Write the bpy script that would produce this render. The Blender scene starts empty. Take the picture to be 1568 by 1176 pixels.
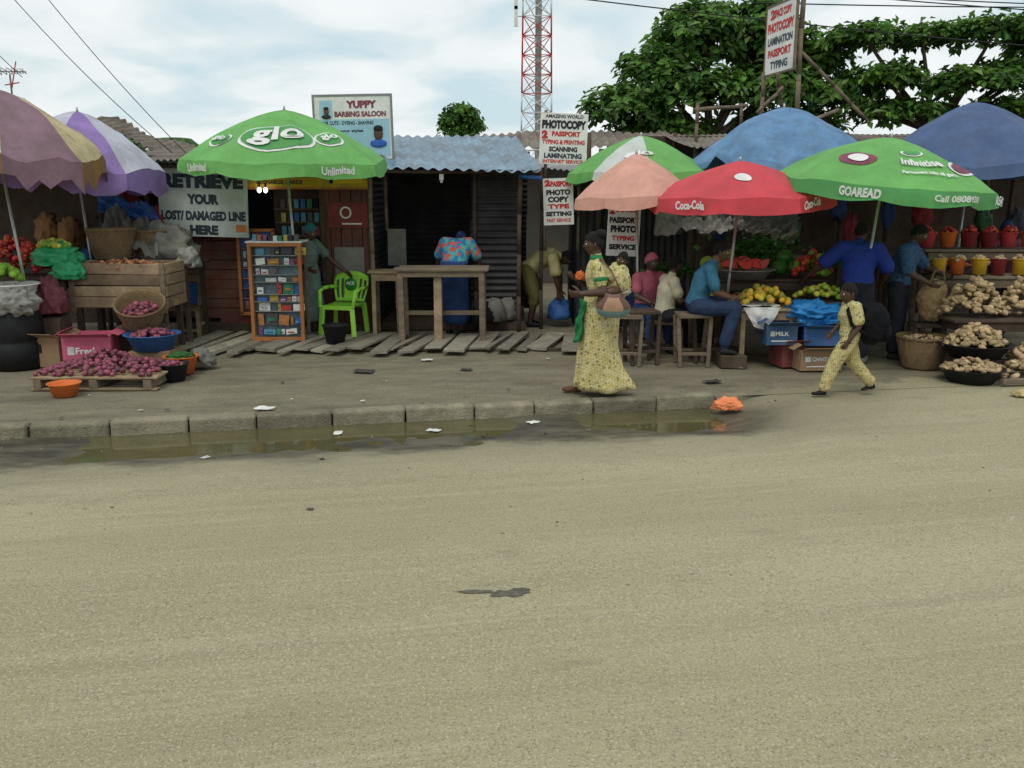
import bpy,bmesh,math,random
import numpy as np
from mathutils import Vector,Matrix,noise
random.seed(7); rng=np.random.default_rng(7)
sc=bpy.context.scene
col=sc.collection
A=np.array
# ------------------------------------------------------------------ materials
MATS={}
def nt(name):
    m=bpy.data.materials.new(name); m.use_nodes=True
    n=m.node_tree.nodes; l=m.node_tree.links
    return m,n,l,n['Principled BSDF']
def mat(name,c,r=.8,var=.25,sc_=5,bump=.2,bsc=50,island=0,metal=0,stretch=(1,1,1),c2=None,spec=.3,dirt=.0,trans=0):
    if name in MATS: return MATS[name]
    m,n,l,b=nt(name); c=A(c,float)
    tc=n.new('ShaderNodeTexCoord'); mp=n.new('ShaderNodeMapping'); mp.inputs['Scale'].default_value=stretch
    l.new(tc.outputs['Object'],mp.inputs['Vector'])
    no=n.new('ShaderNodeTexNoise'); no.inputs['Scale'].default_value=sc_; no.inputs['Detail'].default_value=4; no.inputs['Roughness'].default_value=.65
    l.new(mp.outputs[0],no.inputs['Vector'])
    rp=n.new('ShaderNodeValToRGB'); rp.color_ramp.elements[0].position=.3; rp.color_ramp.elements[1].position=.7
    a=c*(1-var); d=(A(c2,float) if c2 is not None else np.clip(c*(1+var),0,.95))
    rp.color_ramp.elements[0].color=(*a,1); rp.color_ramp.elements[1].color=(*d,1)
    l.new(no.outputs['Fac'],rp.inputs[0]); out=rp.outputs[0]
    if dirt>0:
        n3=n.new('ShaderNodeTexNoise'); n3.inputs['Scale'].default_value=2.6; n3.inputs['Detail'].default_value=7; n3.inputs['Roughness'].default_value=.78
        l.new(tc.outputs['Object'],n3.inputs['Vector'])
        r3=n.new('ShaderNodeMapRange'); r3.inputs[1].default_value=.42; r3.inputs[2].default_value=.68; r3.inputs[4].default_value=min(.9,dirt*1.15)
        l.new(n3.outputs['Fac'],r3.inputs[0])
        mx=n.new('ShaderNodeMixRGB'); l.new(r3.outputs[0],mx.inputs[0]); l.new(out,mx.inputs[1]); mx.inputs[2].default_value=(.11,.09,.065,1); out=mx.outputs[0]
    if island>0:
        g=n.new('ShaderNodeNewGeometry'); mr=n.new('ShaderNodeMapRange'); mr.inputs[3].default_value=1-island; mr.inputs[4].default_value=1+island
        l.new(g.outputs['Random Per Island'],mr.inputs[0])
        hs=n.new('ShaderNodeHueSaturation'); l.new(mr.outputs[0],hs.inputs['Value']); l.new(out,hs.inputs['Color'])
        mh=n.new('ShaderNodeMapRange'); mh.inputs[3].default_value=.5-.03*island; mh.inputs[4].default_value=.5+.03*island
        ml=n.new('ShaderNodeMath'); ml.operation='MULTIPLY'; ml.inputs[1].default_value=7.3; fr=n.new('ShaderNodeMath'); fr.operation='FRACT'
        l.new(g.outputs['Random Per Island'],ml.inputs[0]); l.new(ml.outputs[0],fr.inputs[0]); l.new(fr.outputs[0],mh.inputs[0]); l.new(mh.outputs[0],hs.inputs['Hue'])
        out=hs.outputs[0]
    l.new(out,b.inputs['Base Color'])
    b.inputs['Roughness'].default_value=r; b.inputs['Metallic'].default_value=metal
    b.inputs['Specular IOR Level'].default_value=spec
    if bump>0:
        n2=n.new('ShaderNodeTexNoise'); n2.inputs['Scale'].default_value=bsc; n2.inputs['Detail'].default_value=2
        l.new(mp.outputs[0],n2.inputs['Vector'])
        bp=n.new('ShaderNodeBump'); bp.inputs['Strength'].default_value=bump; bp.inputs['Distance'].default_value=.02
        l.new(n2.outputs['Fac'],bp.inputs['Height']); l.new(bp.outputs[0],b.inputs['Normal'])
    if trans>0:
        t=n.new('ShaderNodeBsdfTranslucent'); l.new(out,t.inputs['Color']); ms=n.new('ShaderNodeMixShader'); ms.inputs[0].default_value=trans
        o=n['Material Output']; l.new(b.outputs[0],ms.inputs[1]); l.new(t.outputs[0],ms.inputs[2]); l.new(ms.outputs[0],o.inputs['Surface'])
    MATS[name]=m; return m
def pattern(name,c1,c2,c3,scale=30,kind='check'):
    if name in MATS: return MATS[name]
    m,n,l,b=nt(name)
    tc=n.new('ShaderNodeTexCoord')
    if kind=='check':
        mp=n.new('ShaderNodeMapping'); mp.inputs['Rotation'].default_value=(.6,.5,.78); l.new(tc.outputs['Object'],mp.inputs['Vector'])
        ck=n.new('ShaderNodeTexChecker'); ck.inputs['Scale'].default_value=scale; l.new(mp.outputs[0],ck.inputs['Vector'])
        ck.inputs[1].default_value=(*c1,1); ck.inputs[2].default_value=(*c2,1)
        vo=n.new('ShaderNodeTexVoronoi'); vo.inputs['Scale'].default_value=scale*.5; l.new(mp.outputs[0],vo.inputs['Vector'])
        mr=n.new('ShaderNodeMapRange'); mr.inputs[1].default_value=.36; mr.inputs[2].default_value=.2; mr.inputs[4].default_value=.8; l.new(vo.outputs['Distance'],mr.inputs[0])
        mx=n.new('ShaderNodeMixRGB'); l.new(mr.outputs[0],mx.inputs[0]); l.new(ck.outputs[0],mx.inputs[1]); mx.inputs[2].default_value=(*c3,1)
        out=mx.outputs[0]
    else:
        vo=n.new('ShaderNodeTexVoronoi'); vo.inputs['Scale'].default_value=scale; l.new(tc.outputs['Object'],vo.inputs['Vector'])
        sp=n.new('ShaderNodeSeparateColor'); l.new(vo.outputs['Color'],sp.inputs[0])
        rp=n.new('ShaderNodeValToRGB'); rp.color_ramp.interpolation='CONSTANT'
        e=rp.color_ramp.elements; e[0].color=(*c1,1); e[0].position=0; e[1].color=(*c2,1); e[1].position=.4
        e2=e.new(.7); e2.color=(*c3,1); l.new(sp.outputs[0],rp.inputs[0]); out=rp.outputs[0]
    n2=n.new('ShaderNodeTexNoise'); n2.inputs['Scale'].default_value=9; n2.inputs['Detail'].default_value=4; l.new(tc.outputs['Object'],n2.inputs['Vector'])
    bp=n.new('ShaderNodeBump'); bp.inputs['Strength'].default_value=.6; bp.inputs['Distance'].default_value=.04
    l.new(n2.outputs['Fac'],bp.inputs['Height']); l.new(bp.outputs[0],b.inputs['Normal'])
    l.new(out,b.inputs['Base Color']); b.inputs['Roughness'].default_value=.85
    MATS[name]=m; return m
# ------------------------------------------------------------------ mesh builder
def Rm(rx=0,ry=0,rz=0):
    return A(Matrix.Rotation(math.radians(rz),3,'Z')@Matrix.Rotation(math.radians(ry),3,'Y')@Matrix.Rotation(math.radians(rx),3,'X'))
def unit(v):
    v=A(v,float); return v/(np.linalg.norm(v)+1e-9)
_ico={}
def ico(sub):
    if sub not in _ico:
        bm=bmesh.new(); bmesh.ops.create_icosphere(bm,subdivisions=sub,radius=1)
        _ico[sub]=(A([v.co[:] for v in bm.verts]),[tuple(x.index for x in f.verts) for f in bm.faces]); bm.free()
    return _ico[sub]
_txt={}
def text_vf(s,off):
    k=(s,off)
    if k in _txt: return _txt[k]
    cu=bpy.data.curves.new('t','FONT'); cu.body=s; cu.offset=off; cu.resolution_u=3
    o=bpy.data.objects.new('t',cu); col.objects.link(o); bpy.context.view_layer.update()
    dg=bpy.context.evaluated_depsgraph_get(); me=bpy.data.meshes.new_from_object(o.evaluated_get(dg))
    V=A([v.co[:] for v in me.vertices]); F=[tuple(p.vertices) for p in me.polygons]
    bpy.data.objects.remove(o); bpy.data.meshes.remove(me)
    mn=V.min(0); mx=V.max(0); V=(V-(mn+mx)/2)/np.maximum(mx-mn,1e-6)
    V[:,2]=0; _txt[k]=(V,F); return _txt[k]
class MB:
    def __init__(s): s.V=[];s.F=[];s.M=[];s.S=[];s.mats=[];s.n=0
    def add(s,V,F,m,smooth=True):
        if m not in s.mats: s.mats.append(m)
        i=s.mats.index(m); V=A(V,float)
        s.V.append(V); s.F+= [tuple(a+s.n for a in f) for f in F]
        s.M+=[i]*len(F); s.S+=[smooth]*len(F); s.n+=len(V); return s
    def box(s,c,d,m,rot=(0,0,0),jit=0):
        V=A([(x,y,z) for x in(-.5,.5) for y in(-.5,.5) for z in(-.5,.5)])*A(d)
        if jit: V=V+rng.uniform(-jit,jit,V.shape)
        V=V@Rm(*rot).T+A(c)
        return s.add(V,[(0,1,3,2),(4,6,7,5),(0,4,5,1),(2,3,7,6),(0,2,6,4),(1,5,7,3)],m,False)
    def cyl(s,p,q,r0,r1,m,n=10,smooth=True):
        p=A(p,float);q=A(q,float);d=unit(q-p); a=unit(np.cross(d,(0,0,1) if abs(d[2])<.9 else (1,0,0))); b=np.cross(d,a)
        t=np.arange(n)*2*math.pi/n
        ring=np.outer(np.cos(t),a)+np.outer(np.sin(t),b)
        V=np.vstack([p+ring*r0,q+ring*r1]); F=[(i,(i+1)%n,n+(i+1)%n,n+i) for i in range(n)]+[tuple(range(n))[::-1],tuple(range(n,2*n))]
        return s.add(V,F,m,smooth)
    def pole(s,p,q,r,m,k=4,j=.012,n=7):
        p=A(p,float);q=A(q,float); P=[p+(q-p)*i/k+(rng.uniform(-j,j,3) if 0<i<k else 0) for i in range(k+1)]
        for a,b in zip(P[:-1],P[1:]): s.cyl(a,b,r*rng.uniform(.9,1.1),r*rng.uniform(.85,1),m,n)
        return s
    def lathe(s,prof,c,m,n=24,rot=(0,0,0),sx=1,sy=1,smooth=True,noi=0):
        t=np.arange(n)*2*math.pi/n; V=[]
        for r,z in prof:
            for a in t: V.append((r*math.cos(a)*sx,r*math.sin(a)*sy,z))
        V=A(V)
        if noi: V=V+rng.uniform(-noi,noi,V.shape)
        V=V@Rm(*rot).T+A(c); F=[]
        for k in range(len(prof)-1):
            for i in range(n): F.append((k*n+i,k*n+(i+1)%n,(k+1)*n+(i+1)%n,(k+1)*n+i))
        return s.add(V,F,m,smooth)
    def ball(s,c,d,m,sub=2,rot=(0,0,0),noi=0):
        V,F=ico(sub); V=V.copy()
        if noi:
            V=V*(1+rng.uniform(-noi,noi,(len(V),1)))
        V=(V*A(d))@Rm(*rot).T+A(c); return s.add(V,F,m,True)
    def text(s,t,c,w,h,m,fr,off=.02):
        V,F=text_vf(t,off); V=V*A([w,h,1]); return s.add(V@A(fr)+A(c),F,m,False)
    def loft(s,P,w,d,side,m,n=16):
        P=[A(p,float) for p in P]; t=np.arange(n)*2*math.pi/n; V=[]
        k=len(P)
        sl=side if isinstance(side,list) else [side]*k
        for i in range(k):
            tg=unit(P[min(i+1,k-1)]-P[max(i-1,0)]); sd=A(sl[i],float); sd=unit(sd-tg*sd.dot(tg)); f=np.cross(tg,sd)
            rings=[(P[i],w[i],d[i])]
            if i==0: rings=[(P[i]-tg*min(w[i],d[i])*.6,w[i]*.55,d[i]*.55)]+rings
            if i==k-1: rings=rings+[(P[i]+tg*min(w[i],d[i])*.6,w[i]*.55,d[i]*.55)]
            for (pp,ww,dd) in rings:
                V.append(pp+np.outer(np.cos(t),sd)*ww+np.outer(np.sin(t),f)*dd)
        R=len(V); V=np.vstack(V); F=[]
        for a in range(R-1):
            for i in range(n): F.append((a*n+i,a*n+(i+1)%n,(a+1)*n+(i+1)%n,(a+1)*n+i))
        F+=[tuple(range(n))[::-1],tuple(range((R-1)*n,R*n))]
        return s.add(V,F,m,True)
    def tube(s,P,r,m,n=10):
        for i in range(len(P)-1): s.cyl(P[i],P[i+1],r[i],r[i+1],m,n)
        for p,q in zip(P,r): s.ball(p,(q,q,q),m,2)
        return s
    def mesh(s,name):
        me=bpy.data.meshes.new(name); V=np.vstack(s.V); me.from_pydata(V.tolist(),[],s.F)
        for m in s.mats: me.materials.append(m)
        me.polygons.foreach_set('material_index',s.M); me.polygons.foreach_set('use_smooth',s.S); me.update(); return me
    def build(s,name,parent=None,bevel=0,solid=0):
        V=np.vstack(s.V); org=A([0,0,0.])
        if parent is None:
            mn=V.min(0);mx=V.max(0); org=A([(mn[0]+mx[0])/2,(mn[1]+mx[1])/2,mn[2]]); s.V=[V-org]
        me=s.mesh(name); o=bpy.data.objects.new(name,me); o.location=org; col.objects.link(o)
        if parent: o.parent=parent
        if solid: md=o.modifiers.new('s','SOLIDIFY'); md.thickness=solid; md.offset=0
        if bevel: md=o.modifiers.new('b','BEVEL'); md.width=bevel; md.segments=1; md.limit_method='ANGLE'; md.angle_limit=math.radians(50)
        return o
def empty(name,loc=(0,0,0),rz=0):
    o=bpy.data.objects.new(name,None); o.location=loc; o.rotation_euler=(0,0,math.radians(rz)); o.empty_display_size=.2; col.objects.link(o); return o
def corr(mb,o,u,v,m,pitch=.09,amp=.014,rows=5,warp=.015,seg=6):
    o=A(o,float);u=A(u,float);v=A(v,float);L=np.linalg.norm(u);nrm=unit(np.cross(u,v)); nc=max(4,int(L/pitch*seg)); V=[];F=[]
    s=rng.uniform(0,99)
    for j in range(rows+1):
        for i in range(nc+1):
            a=i/nc;b=j/rows; w=amp*math.sin(a*L/pitch*2*math.pi)+warp*noise.noise(Vector((a*L*1.1+s,b*3,s)))*2
            e=(.06*noise.noise(Vector((math.floor(a*L/.8)*3.1,s,j))) if j in(0,rows) else 0)
            V.append(o+u*a+v*(b+e)+nrm*w)
    for j in range(rows):
        for i in range(nc): k=j*(nc+1)+i; F.append((k,k+1,k+nc+2,k+nc+1))
    mb.add(V,F,m,True); return mb
def drape(mb,p00,p10,p01,p11,m,nu=24,nv=16,amp=.08,sag=.1,fr=3,seed=0):
    p00,p10,p01,p11=[A(p,float) for p in(p00,p10,p01,p11)]; nr=unit(np.cross(p10-p00,p01-p00)); V=[];F=[]
    for j in range(nv+1):
        for i in range(nu+1):
            a=i/nu;b=j/nv; p=p00*(1-a)*(1-b)+p10*a*(1-b)+p01*(1-a)*b+p11*a*b
            nz=noise.noise(Vector((a*fr+seed,b*fr,seed)))+.6*(1-2.5*abs(noise.noise(Vector((a*fr*2.6,b*fr*1.4+seed,seed)))))
            V.append(p+nr*amp*nz-A([0,0,sag*math.sin(a*math.pi)*math.sin(b*math.pi)]))
    for j in range(nv):
        for i in range(nu): k=j*(nu+1)+i; F.append((k,k+1,k+nu+2,k+nu+1))
    return mb.add(V,F,m,True)
def lump(mb,c,d,m,amp=.2,fr=2.5,seed=0,sub=4,flat=True):
    V,F=ico(sub); W=[]
    for v in V:
        q=Vector(v*fr)+Vector((seed,seed*2,0)); k=1+amp*(noise.noise(q)+.7*(1-2.4*abs(noise.noise(q*2.2)))+.3*(1-2.4*abs(noise.noise(q*4.5)))-.4)
        p=v*k*A(d)
        if flat and p[2]<-.35*d[2]: p[2]=-.35*d[2]
        W.append(p)
    return mb.add(A(W)+A(c),F,m,True)
# colours
wood=mat('weathered_wood',(.19,.145,.1),.85,.35,3,.4,40,stretch=(1,1,6),dirt=.6)
woodd=mat('dark_wood',(.065,.042,.03),.85,.35,3,.4,40,dirt=.5)
woodl=mat('pale_wood',(.3,.215,.13),.85,.35,4,.3,40,dirt=.7,island=.3)
woodg=mat('grey_plank',(.25,.225,.18),.85,.3,5,.4,40,island=.4,dirt=.5)
redbrown=mat('red_brown_paint',(.12,.035,.025),.65,.35,4,.2,30,dirt=.6)
rust=mat('rusty_iron',(.12,.085,.065),.75,.4,1.5,.3,30,c2=(.26,.22,.18),dirt=.7)
greyiron=mat('grey_iron_sheet',(.3,.31,.3),.5,.3,2,.2,30,metal=.3,dirt=.7)
darkiron=mat('dark_iron_sheet',(.04,.04,.04),.6,.4,2.5,.2,30,metal=.2)
blueroof=mat('blue_grey_roof',(.19,.29,.38),.5,.25,2.5,.1,30,metal=.15,dirt=.7)
black=mat('black_matte',(.012,.012,.013),.7,.3)
steel=mat('steel',(.4,.4,.38),.45,.2,8,.1,metal=.6)
white=mat('white_paint',(.72,.72,.69),.6,.1,3,.05,dirt=.2)
blacki=mat('black_ink',(.02,.02,.025),.6,.1,3,0)
darkink=mat('dark_blue_ink',(.03,.045,.06),.6,.1,3,0)
redi=mat('red_ink',(.5,.03,.03),.6,.15,3,0)
green=mat('green_canopy',(.2,.53,.15),.7,.14,2,.15,14,trans=.3,dirt=.2)
green2=mat('deep_green_canopy',(.11,.38,.12),.7,.15,2,.1,20,trans=.25,dirt=.2)
whitec=mat('white_canopy',(.66,.7,.66),.7,.1,2,.1,20,trans=.25,dirt=.2)
redc=mat('red_canopy',(.66,.07,.09),.7,.18,2,.1,20,trans=.2,dirt=.18)
pinkc=mat('pink_canopy',(.74,.39,.31),.8,.14,2,.1,20,trans=.2,dirt=.22)
bluec=mat('blue_tarp_canopy',(.13,.27,.46),.7,.3,2.5,.3,14,trans=.15,dirt=.3)
bluec2=mat('dusk_blue_canopy',(.07,.12,.25),.7,.25,2.5,.2,14,trans=.12,dirt=.25)
purple=mat('purple_canopy',(.3,.2,.48),.7,.25,2,.2,20,trans=.2,dirt=.3)
lilac=mat('lilac_canopy',(.58,.58,.68),.7,.15,2,.2,20,trans=.25,dirt=.3)
beige=mat('beige_canopy',(.6,.5,.28),.75,.25,2,.2,20,trans=.2,dirt=.45)
mauve=mat('mauve_canopy',(.27,.165,.21),.75,.25,2,.2,20,trans=.2,dirt=.4)
ochre=mat('ochre_canopy',(.28,.15,.05),.75,.3,2,.2,20,trans=.2,dirt=.4)
skinA=mat('skin_dark',(.075,.038,.024),.5,.15,6,.05,80,spec=.45)
skinB=mat('skin_brown',(.11,.055,.033),.5,.15,6,.05,80,spec=.45)
hairm=mat('black_hair',(.01,.009,.008),.9,.2,20,.6,120)
lipm=mat('lip',(.1,.035,.03),.5,.1,5,0)
eyew=mat('eye_white',(.6,.57,.52),.3,.05,5,0)
greyt=mat('grey_tarp',(.16,.16,.14),.75,.4,3,.4,14,dirt=.5)
palet=mat('pale_plastic_sheet',(.31,.31,.28),.5,.3,3,.4,14,dirt=.5)
bluet=mat('blue_plastic',(.03,.12,.36),.5,.25,4,.1,dirt=.2)
bluet2=mat('bright_blue_sheet',(.02,.2,.5),.5,.25,4,.2)
onion=mat('onion_skin',(.19,.045,.07),.45,.3,20,.1,island=.55,spec=.45)
tomato=mat('tomato_skin',(.42,.035,.02),.35,.2,10,0,island=.4,spec=.5)
orangef=mat('green_orange_fruit',(.4,.38,.05),.5,.3,10,.1,island=.4)
greenf=mat('green_fruit',(.2,.36,.04),.5,.25,10,.1,island=.3)
melon=mat('watermelon_flesh',(.55,.06,.05),.45,.2,14,.05)
rind=mat('watermelon_rind',(.03,.12,.02),.4,.4,20,.0)
ginger=mat('ginger_root',(.4,.29,.165),.88,.25,18,.3,island=.4)
basketm=mat('woven_cane',(.25,.165,.085),.85,.4,30,.9,70,stretch=(1,1,3),dirt=.4)
carton=mat('brown_cardboard',(.31,.2,.115),.88,.12,4,.1,dirt=.4)
pinkb=mat('pink_carton',(.56,.11,.19),.75,.15,3,.05,dirt=.35)
orangep=mat('orange_plastic',(.65,.15,.03),.5,.12,4,.05,dirt=.2)
yellowp=mat('yellow_plastic',(.66,.4,.03),.5,.12,4,.05,dirt=.2)
limep=mat('lime_green_plastic',(.33,.7,.07),.45,.06,4,.02,dirt=.1)
greenp=mat('green_plastic_bag',(.03,.31,.13),.45,.25,8,.2)
mtn=mat('yellow_board_paint',(.6,.4,.02),.65,.15,3,.1,dirt=.5)
orangepn=mat('orange_paint',(.48,.17,.045),.65,.2,4,.1,dirt=.4)
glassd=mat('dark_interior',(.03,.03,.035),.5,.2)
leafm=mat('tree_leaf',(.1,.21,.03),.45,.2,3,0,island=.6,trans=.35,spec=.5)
leafd=mat('tree_leaf_dark',(.045,.115,.018),.55,.2,3,0,island=.5,trans=.25)  # darker leaf copy: crown shade put into colour; also plain palm frond colour
bark=mat('bark',(.12,.09,.065),.9,.3,8,.6,30)
maroon=mat('maroon_print',(.2,.05,.08),.6)
FR=A([[1,0,0],[0,0,1],[0,-1,0]],float)
def frame(yaw,roll=0):
    R=Rm(0,0,yaw)@Rm(0,roll,0); return (R@FR.T).T
# ------------------------------------------------------------------ ground
KA=10.6; K0=A([0,8.73]); ca,sa=math.cos(math.radians(KA)),math.sin(math.radians(KA))
def smooth(a,b,x):
    t=min(1,max(0,(x-a)/(b-a))); return t*t*(3-2*t)
def ground_mat():
    m,n,l,b=nt('dusty_street_surface')
    tc=n.new('ShaderNodeTexCoord'); sp=n.new('ShaderNodeSeparateXYZ'); l.new(tc.outputs['Object'],sp.inputs[0])
    def noi(s,d=4,r=.6,st=(1,1,1),dist=0):
        mp=n.new('ShaderNodeMapping'); mp.inputs['Scale'].default_value=st; l.new(tc.outputs['Object'],mp.inputs[0])
        x=n.new('ShaderNodeTexNoise'); x.inputs['Scale'].default_value=s; x.inputs['Detail'].default_value=d; x.inputs['Roughness'].default_value=r; x.inputs['Distortion'].default_value=dist; l.new(mp.outputs[0],x.inputs['Vector']); return x.outputs['Fac']
    def mr(x,a,bb,c=0,d=1):
        q=n.new('ShaderNodeMapRange'); q.interpolation_type='SMOOTHSTEP'; l.new(x,q.inputs[0])
        for i,v in zip((1,2,3,4),(a,bb,c,d)): q.inputs[i].default_value=v
        return q.outputs[0]
    def ma(op,x,y):
        q=n.new('ShaderNodeMath'); q.operation=op
        for i,v in enumerate((x,y)):
            if isinstance(v,(int,float)): q.inputs[i].default_value=v
            else: l.new(v,q.inputs[i])
        return q.outputs[0]
    def mix(f,a,c):
        q=n.new('ShaderNodeMixRGB')
        if isinstance(f,float): q.inputs[0].default_value=f
        else: l.new(f,q.inputs[0])
        for i,v in ((1,a),(2,c)):
            if isinstance(v,tuple): q.inputs[i].default_value=(*v,1)
            else: l.new(v,q.inputs[i])
        return q.outputs[0]
    lx,ly=sp.outputs['X'],sp.outputs['Y']
    big=noi(.3,3,.5,(.5,1.6,1)); med=noi(2.2,6,.7,(.6,1.5,1)); fine=noi(34,3,.75); spk=noi(75,1,.6); streak=noi(1.0,6,.7,(.14,3,1),.4); streak2=noi(3,5,.7,(.07,4,1),.3)
    vo=n.new('ShaderNodeTexVoronoi'); vo.inputs['Scale'].default_value=26; l.new(tc.outputs['Object'],vo.inputs['Vector'])
    road=mix(mr(big,.3,.7),(.315,.275,.165),(.385,.345,.22))
    road=mix(ma('MULTIPLY',mr(streak,.46,.76),.5),road,(.235,.205,.13))
    road=mix(ma('MULTIPLY',mr(streak2,.5,.72),.35),road,(.46,.42,.29))
    road=mix(ma('MULTIPLY',mr(med,.5,.75),.3),road,(.25,.22,.14))
    road=mix(ma('MULTIPLY',mr(fine,.5,.68),.5),road,(.2,.175,.115))
    road=mix(ma('MULTIPLY',mr(spk,.56,.66),.5),road,(.5,.47,.37))
    road=mix(ma('MULTIPLY',mr(noi(90,1,.5),.6,.68),.6),road,(.13,.115,.085))
    road=mix(ma('MULTIPLY',mr(vo.outputs['Distance'],.2,.1),ma('MULTIPLY',mr(noi(5,4,.7),.5,.62),.5)),road,(.55,.52,.42))
    stain=mr(noi(1.3,6,.7,(.5,1.3,1)),.6,.74); road=mix(ma('MULTIPLY',stain,.4),road,(.17,.15,.1))
    pave=mix(mr(med,.3,.7),(.15,.128,.083),(.225,.2,.14))
    pave=mix(ma('MULTIPLY',mr(fine,.5,.7),.5),pave,(.095,.083,.055))
    pave=mix(ma('MULTIPLY',mr(spk,.58,.7),.5),pave,(.36,.33,.26))
    pave=mix(ma('MULTIPLY',mr(noi(.9,6,.65,(.5,1.5,1)),.5,.7),.65),pave,(.08,.068,.047))
    pave=mix(ma('MULTIPLY',mr(noi(1.7,5,.65,(.4,2,1)),.58,.72),.5),pave,(.3,.275,.2))
    e=mr(lx,1.7,3.0,0,.45)
    nn=ma('MULTIPLY',ma('SUBTRACT',noi(1.6,6),.5),1.3)
    msk=mr(ma('ADD',ma('SUBTRACT',ly,e),ma('MULTIPLY',nn,mr(lx,1.7,2.6))),-.1,.16)
    nm=ma('MULTIPLY',ma('SUBTRACT',noi(1.3,7,.7,(.5,1,1)),.5),1.5)
    mud=ma('MULTIPLY',mr(ma('ADD',ly,nm),-1.25,-.8),mr(ma('ADD',lx,nm),3.0,1.9))
    mudc=mix(mr(med,.35,.65),(.045,.04,.03),(.125,.11,.078))
    damp=ma('MULTIPLY',mr(ma('ADD',ly,nm),-2.0,-.9),.5)
    road=mix(ma('MULTIPLY',damp,mr(ma('ADD',lx,nm),4.5,2.5)),road,(.17,.15,.1))
    c=mix(mud,road,mudc); c=mix(msk,c,pave)
    l.new(c,b.inputs['Base Color'])
    wet=ma('MULTIPLY',mud,ma('SUBTRACT',1.0,msk))
    l.new(mr(wet,0,1,.92,.42),b.inputs['Roughness']); b.inputs['Specular IOR Level'].default_value=.25
    bp=n.new('ShaderNodeBump'); bp.inputs['Strength'].default_value=.45; bp.inputs['Distance'].default_value=.014
    l.new(ma('ADD',fine,ma('MULTIPLY',med,1.2)),bp.inputs['Height']); l.new(bp.outputs[0],b.inputs['Normal'])
    return m
gm=ground_mat()
def road_z(lx,ly):
    d=-ly
    z=-.118+.05*smooth(.35,2.2,d)+.02*smooth(2,7,d)
    nz=noise.noise(Vector((lx*1.3,ly*2.2,3.1)))*.016+noise.noise(Vector((lx*5,ly*5,1)))*.006
    z+=nz*(1-smooth(.9,2.2,d))
    z+=.022*math.exp(-((lx-.25)/.3)**2)*(1-smooth(.5,1,d)) + .02*smooth(-3.6,-4.6,lx)*(1-smooth(.5,1,d))
    k=smooth(1.9,2.9,lx+.3*noise.noise(Vector((ly*2,lx,0))))
    return z*(1-k)+(-.008-.05*smooth(.0,3.5,d))*k
def sheet(name,xs,ys,zf,m):
    V=[(x,y,zf(x,y)) for y in ys for x in xs]; nx=len(xs); F=[(j*nx+i,j*nx+i+1,(j+1)*nx+i+1,(j+1)*nx+i) for j in range(len(ys)-1) for i in range(nx-1)]
    me=bpy.data.meshes.new(name); me.from_pydata(V,[],F); me.materials.append(m); me.polygons.foreach_set('use_smooth',[True]*len(F))
    o=bpy.data.objects.new(name,me); o.location=(K0[0],K0[1],0); o.rotation_euler=(0,0,math.radians(KA)); col.objects.link(o); return o
xs=list(np.arange(-80,-8,4))+list(np.arange(-8,10,.07))+list(np.arange(10,84,4))
ys=list(np.arange(-60,-12,4))+list(np.arange(-12,-1.6,.3))+list(np.arange(-1.6,.12,.045))
sheet('road',xs,ys,road_z,gm)
def pv(x,y):
    return (.012*noise.noise(Vector((x*.8,y*.8,5)))-.006 if y>.3 else -.004)
sheet('pavement',list(np.arange(-80,-9,4))+list(np.arange(-9,12,.15))+list(np.arange(12,84,4)),[.05,.1,.2,.35]+list(np.arange(.5,8,.15))+list(np.arange(8,70,4)),pv,gm)
gb=MB(); gb.add([(-600,-600,-.35),(600,-600,-.35),(600,900,-.35),(-600,900,-.35)],[(0,1,2,3)],mat('earth',(.2,.17,.11),.95,.3,.3,.2)); gb.build('ground')
def kw(lx,ly,z=0): return (K0[0]+lx*ca-ly*sa,K0[1]+lx*sa+ly*ca,z)
water=mat('muddy_water',(.1,.09,.04),.05,.25,1.5,.02,8,spec=.55)
pb=MB()
pb.add([kw(-4.9,-.95,-.112),kw(2.3,-.95,-.112),kw(2.3,.02,-.112),kw(-4.9,.02,-.112)],[(0,1,2,3)],water,False); pb.build('puddle')
kc=mat('kerb_concrete',(.25,.225,.155),.92,.3,5,.6,50,island=.2,dirt=.7)
kb=MB(); x=-9.0
while x<2.0:
    L=random.uniform(.6,.72); c=kw(x+L/2,.085+random.uniform(-.01,.01),-.062+random.uniform(-.006,.006))
    kb.box(c,(L-.014,.17,.17),kc,(random.uniform(-2.5,2.5),random.uniform(-1,1),KA+random.uniform(-1,1)),.007); x+=L
for i,(lx,ly,r) in enumerate([(x+.25,.13,14),(x+.75,.3,24)]): kb.box(kw(lx,ly,-.075-.01*i),(.52,.17,.16),kc,(2,1,KA+r),.01)
o=kb.build('kerb',bevel=.03); o.modifiers['b'].segments=3
gv=MB()
stone=mat('pebble',(.28,.25,.17),.9,.3,10,.2,island=.5)
for i in range(420):
    lx=random.uniform(-8,9); ly=-abs(random.gauss(0,3.0)) if i<280 else random.uniform(.2,3.5)
    r=random.choice([.005,.006,.007,.01]); z=road_z(lx,ly) if ly<0 else 0
    gv.ball(kw(lx,ly,z+r*.3),(r*random.uniform(.8,1.7),r,r*.6),stone,1,(0,0,random.uniform(0,360)),.2)
gv.build('gravel')
paper=mat('paper_scrap',(.6,.6,.55),.8,.2,6,.2,island=.3,dirt=.25); paperd=mat('dark_scrap',(.06,.055,.05),.8,.3,6,.2)
lt=MB()
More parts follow.
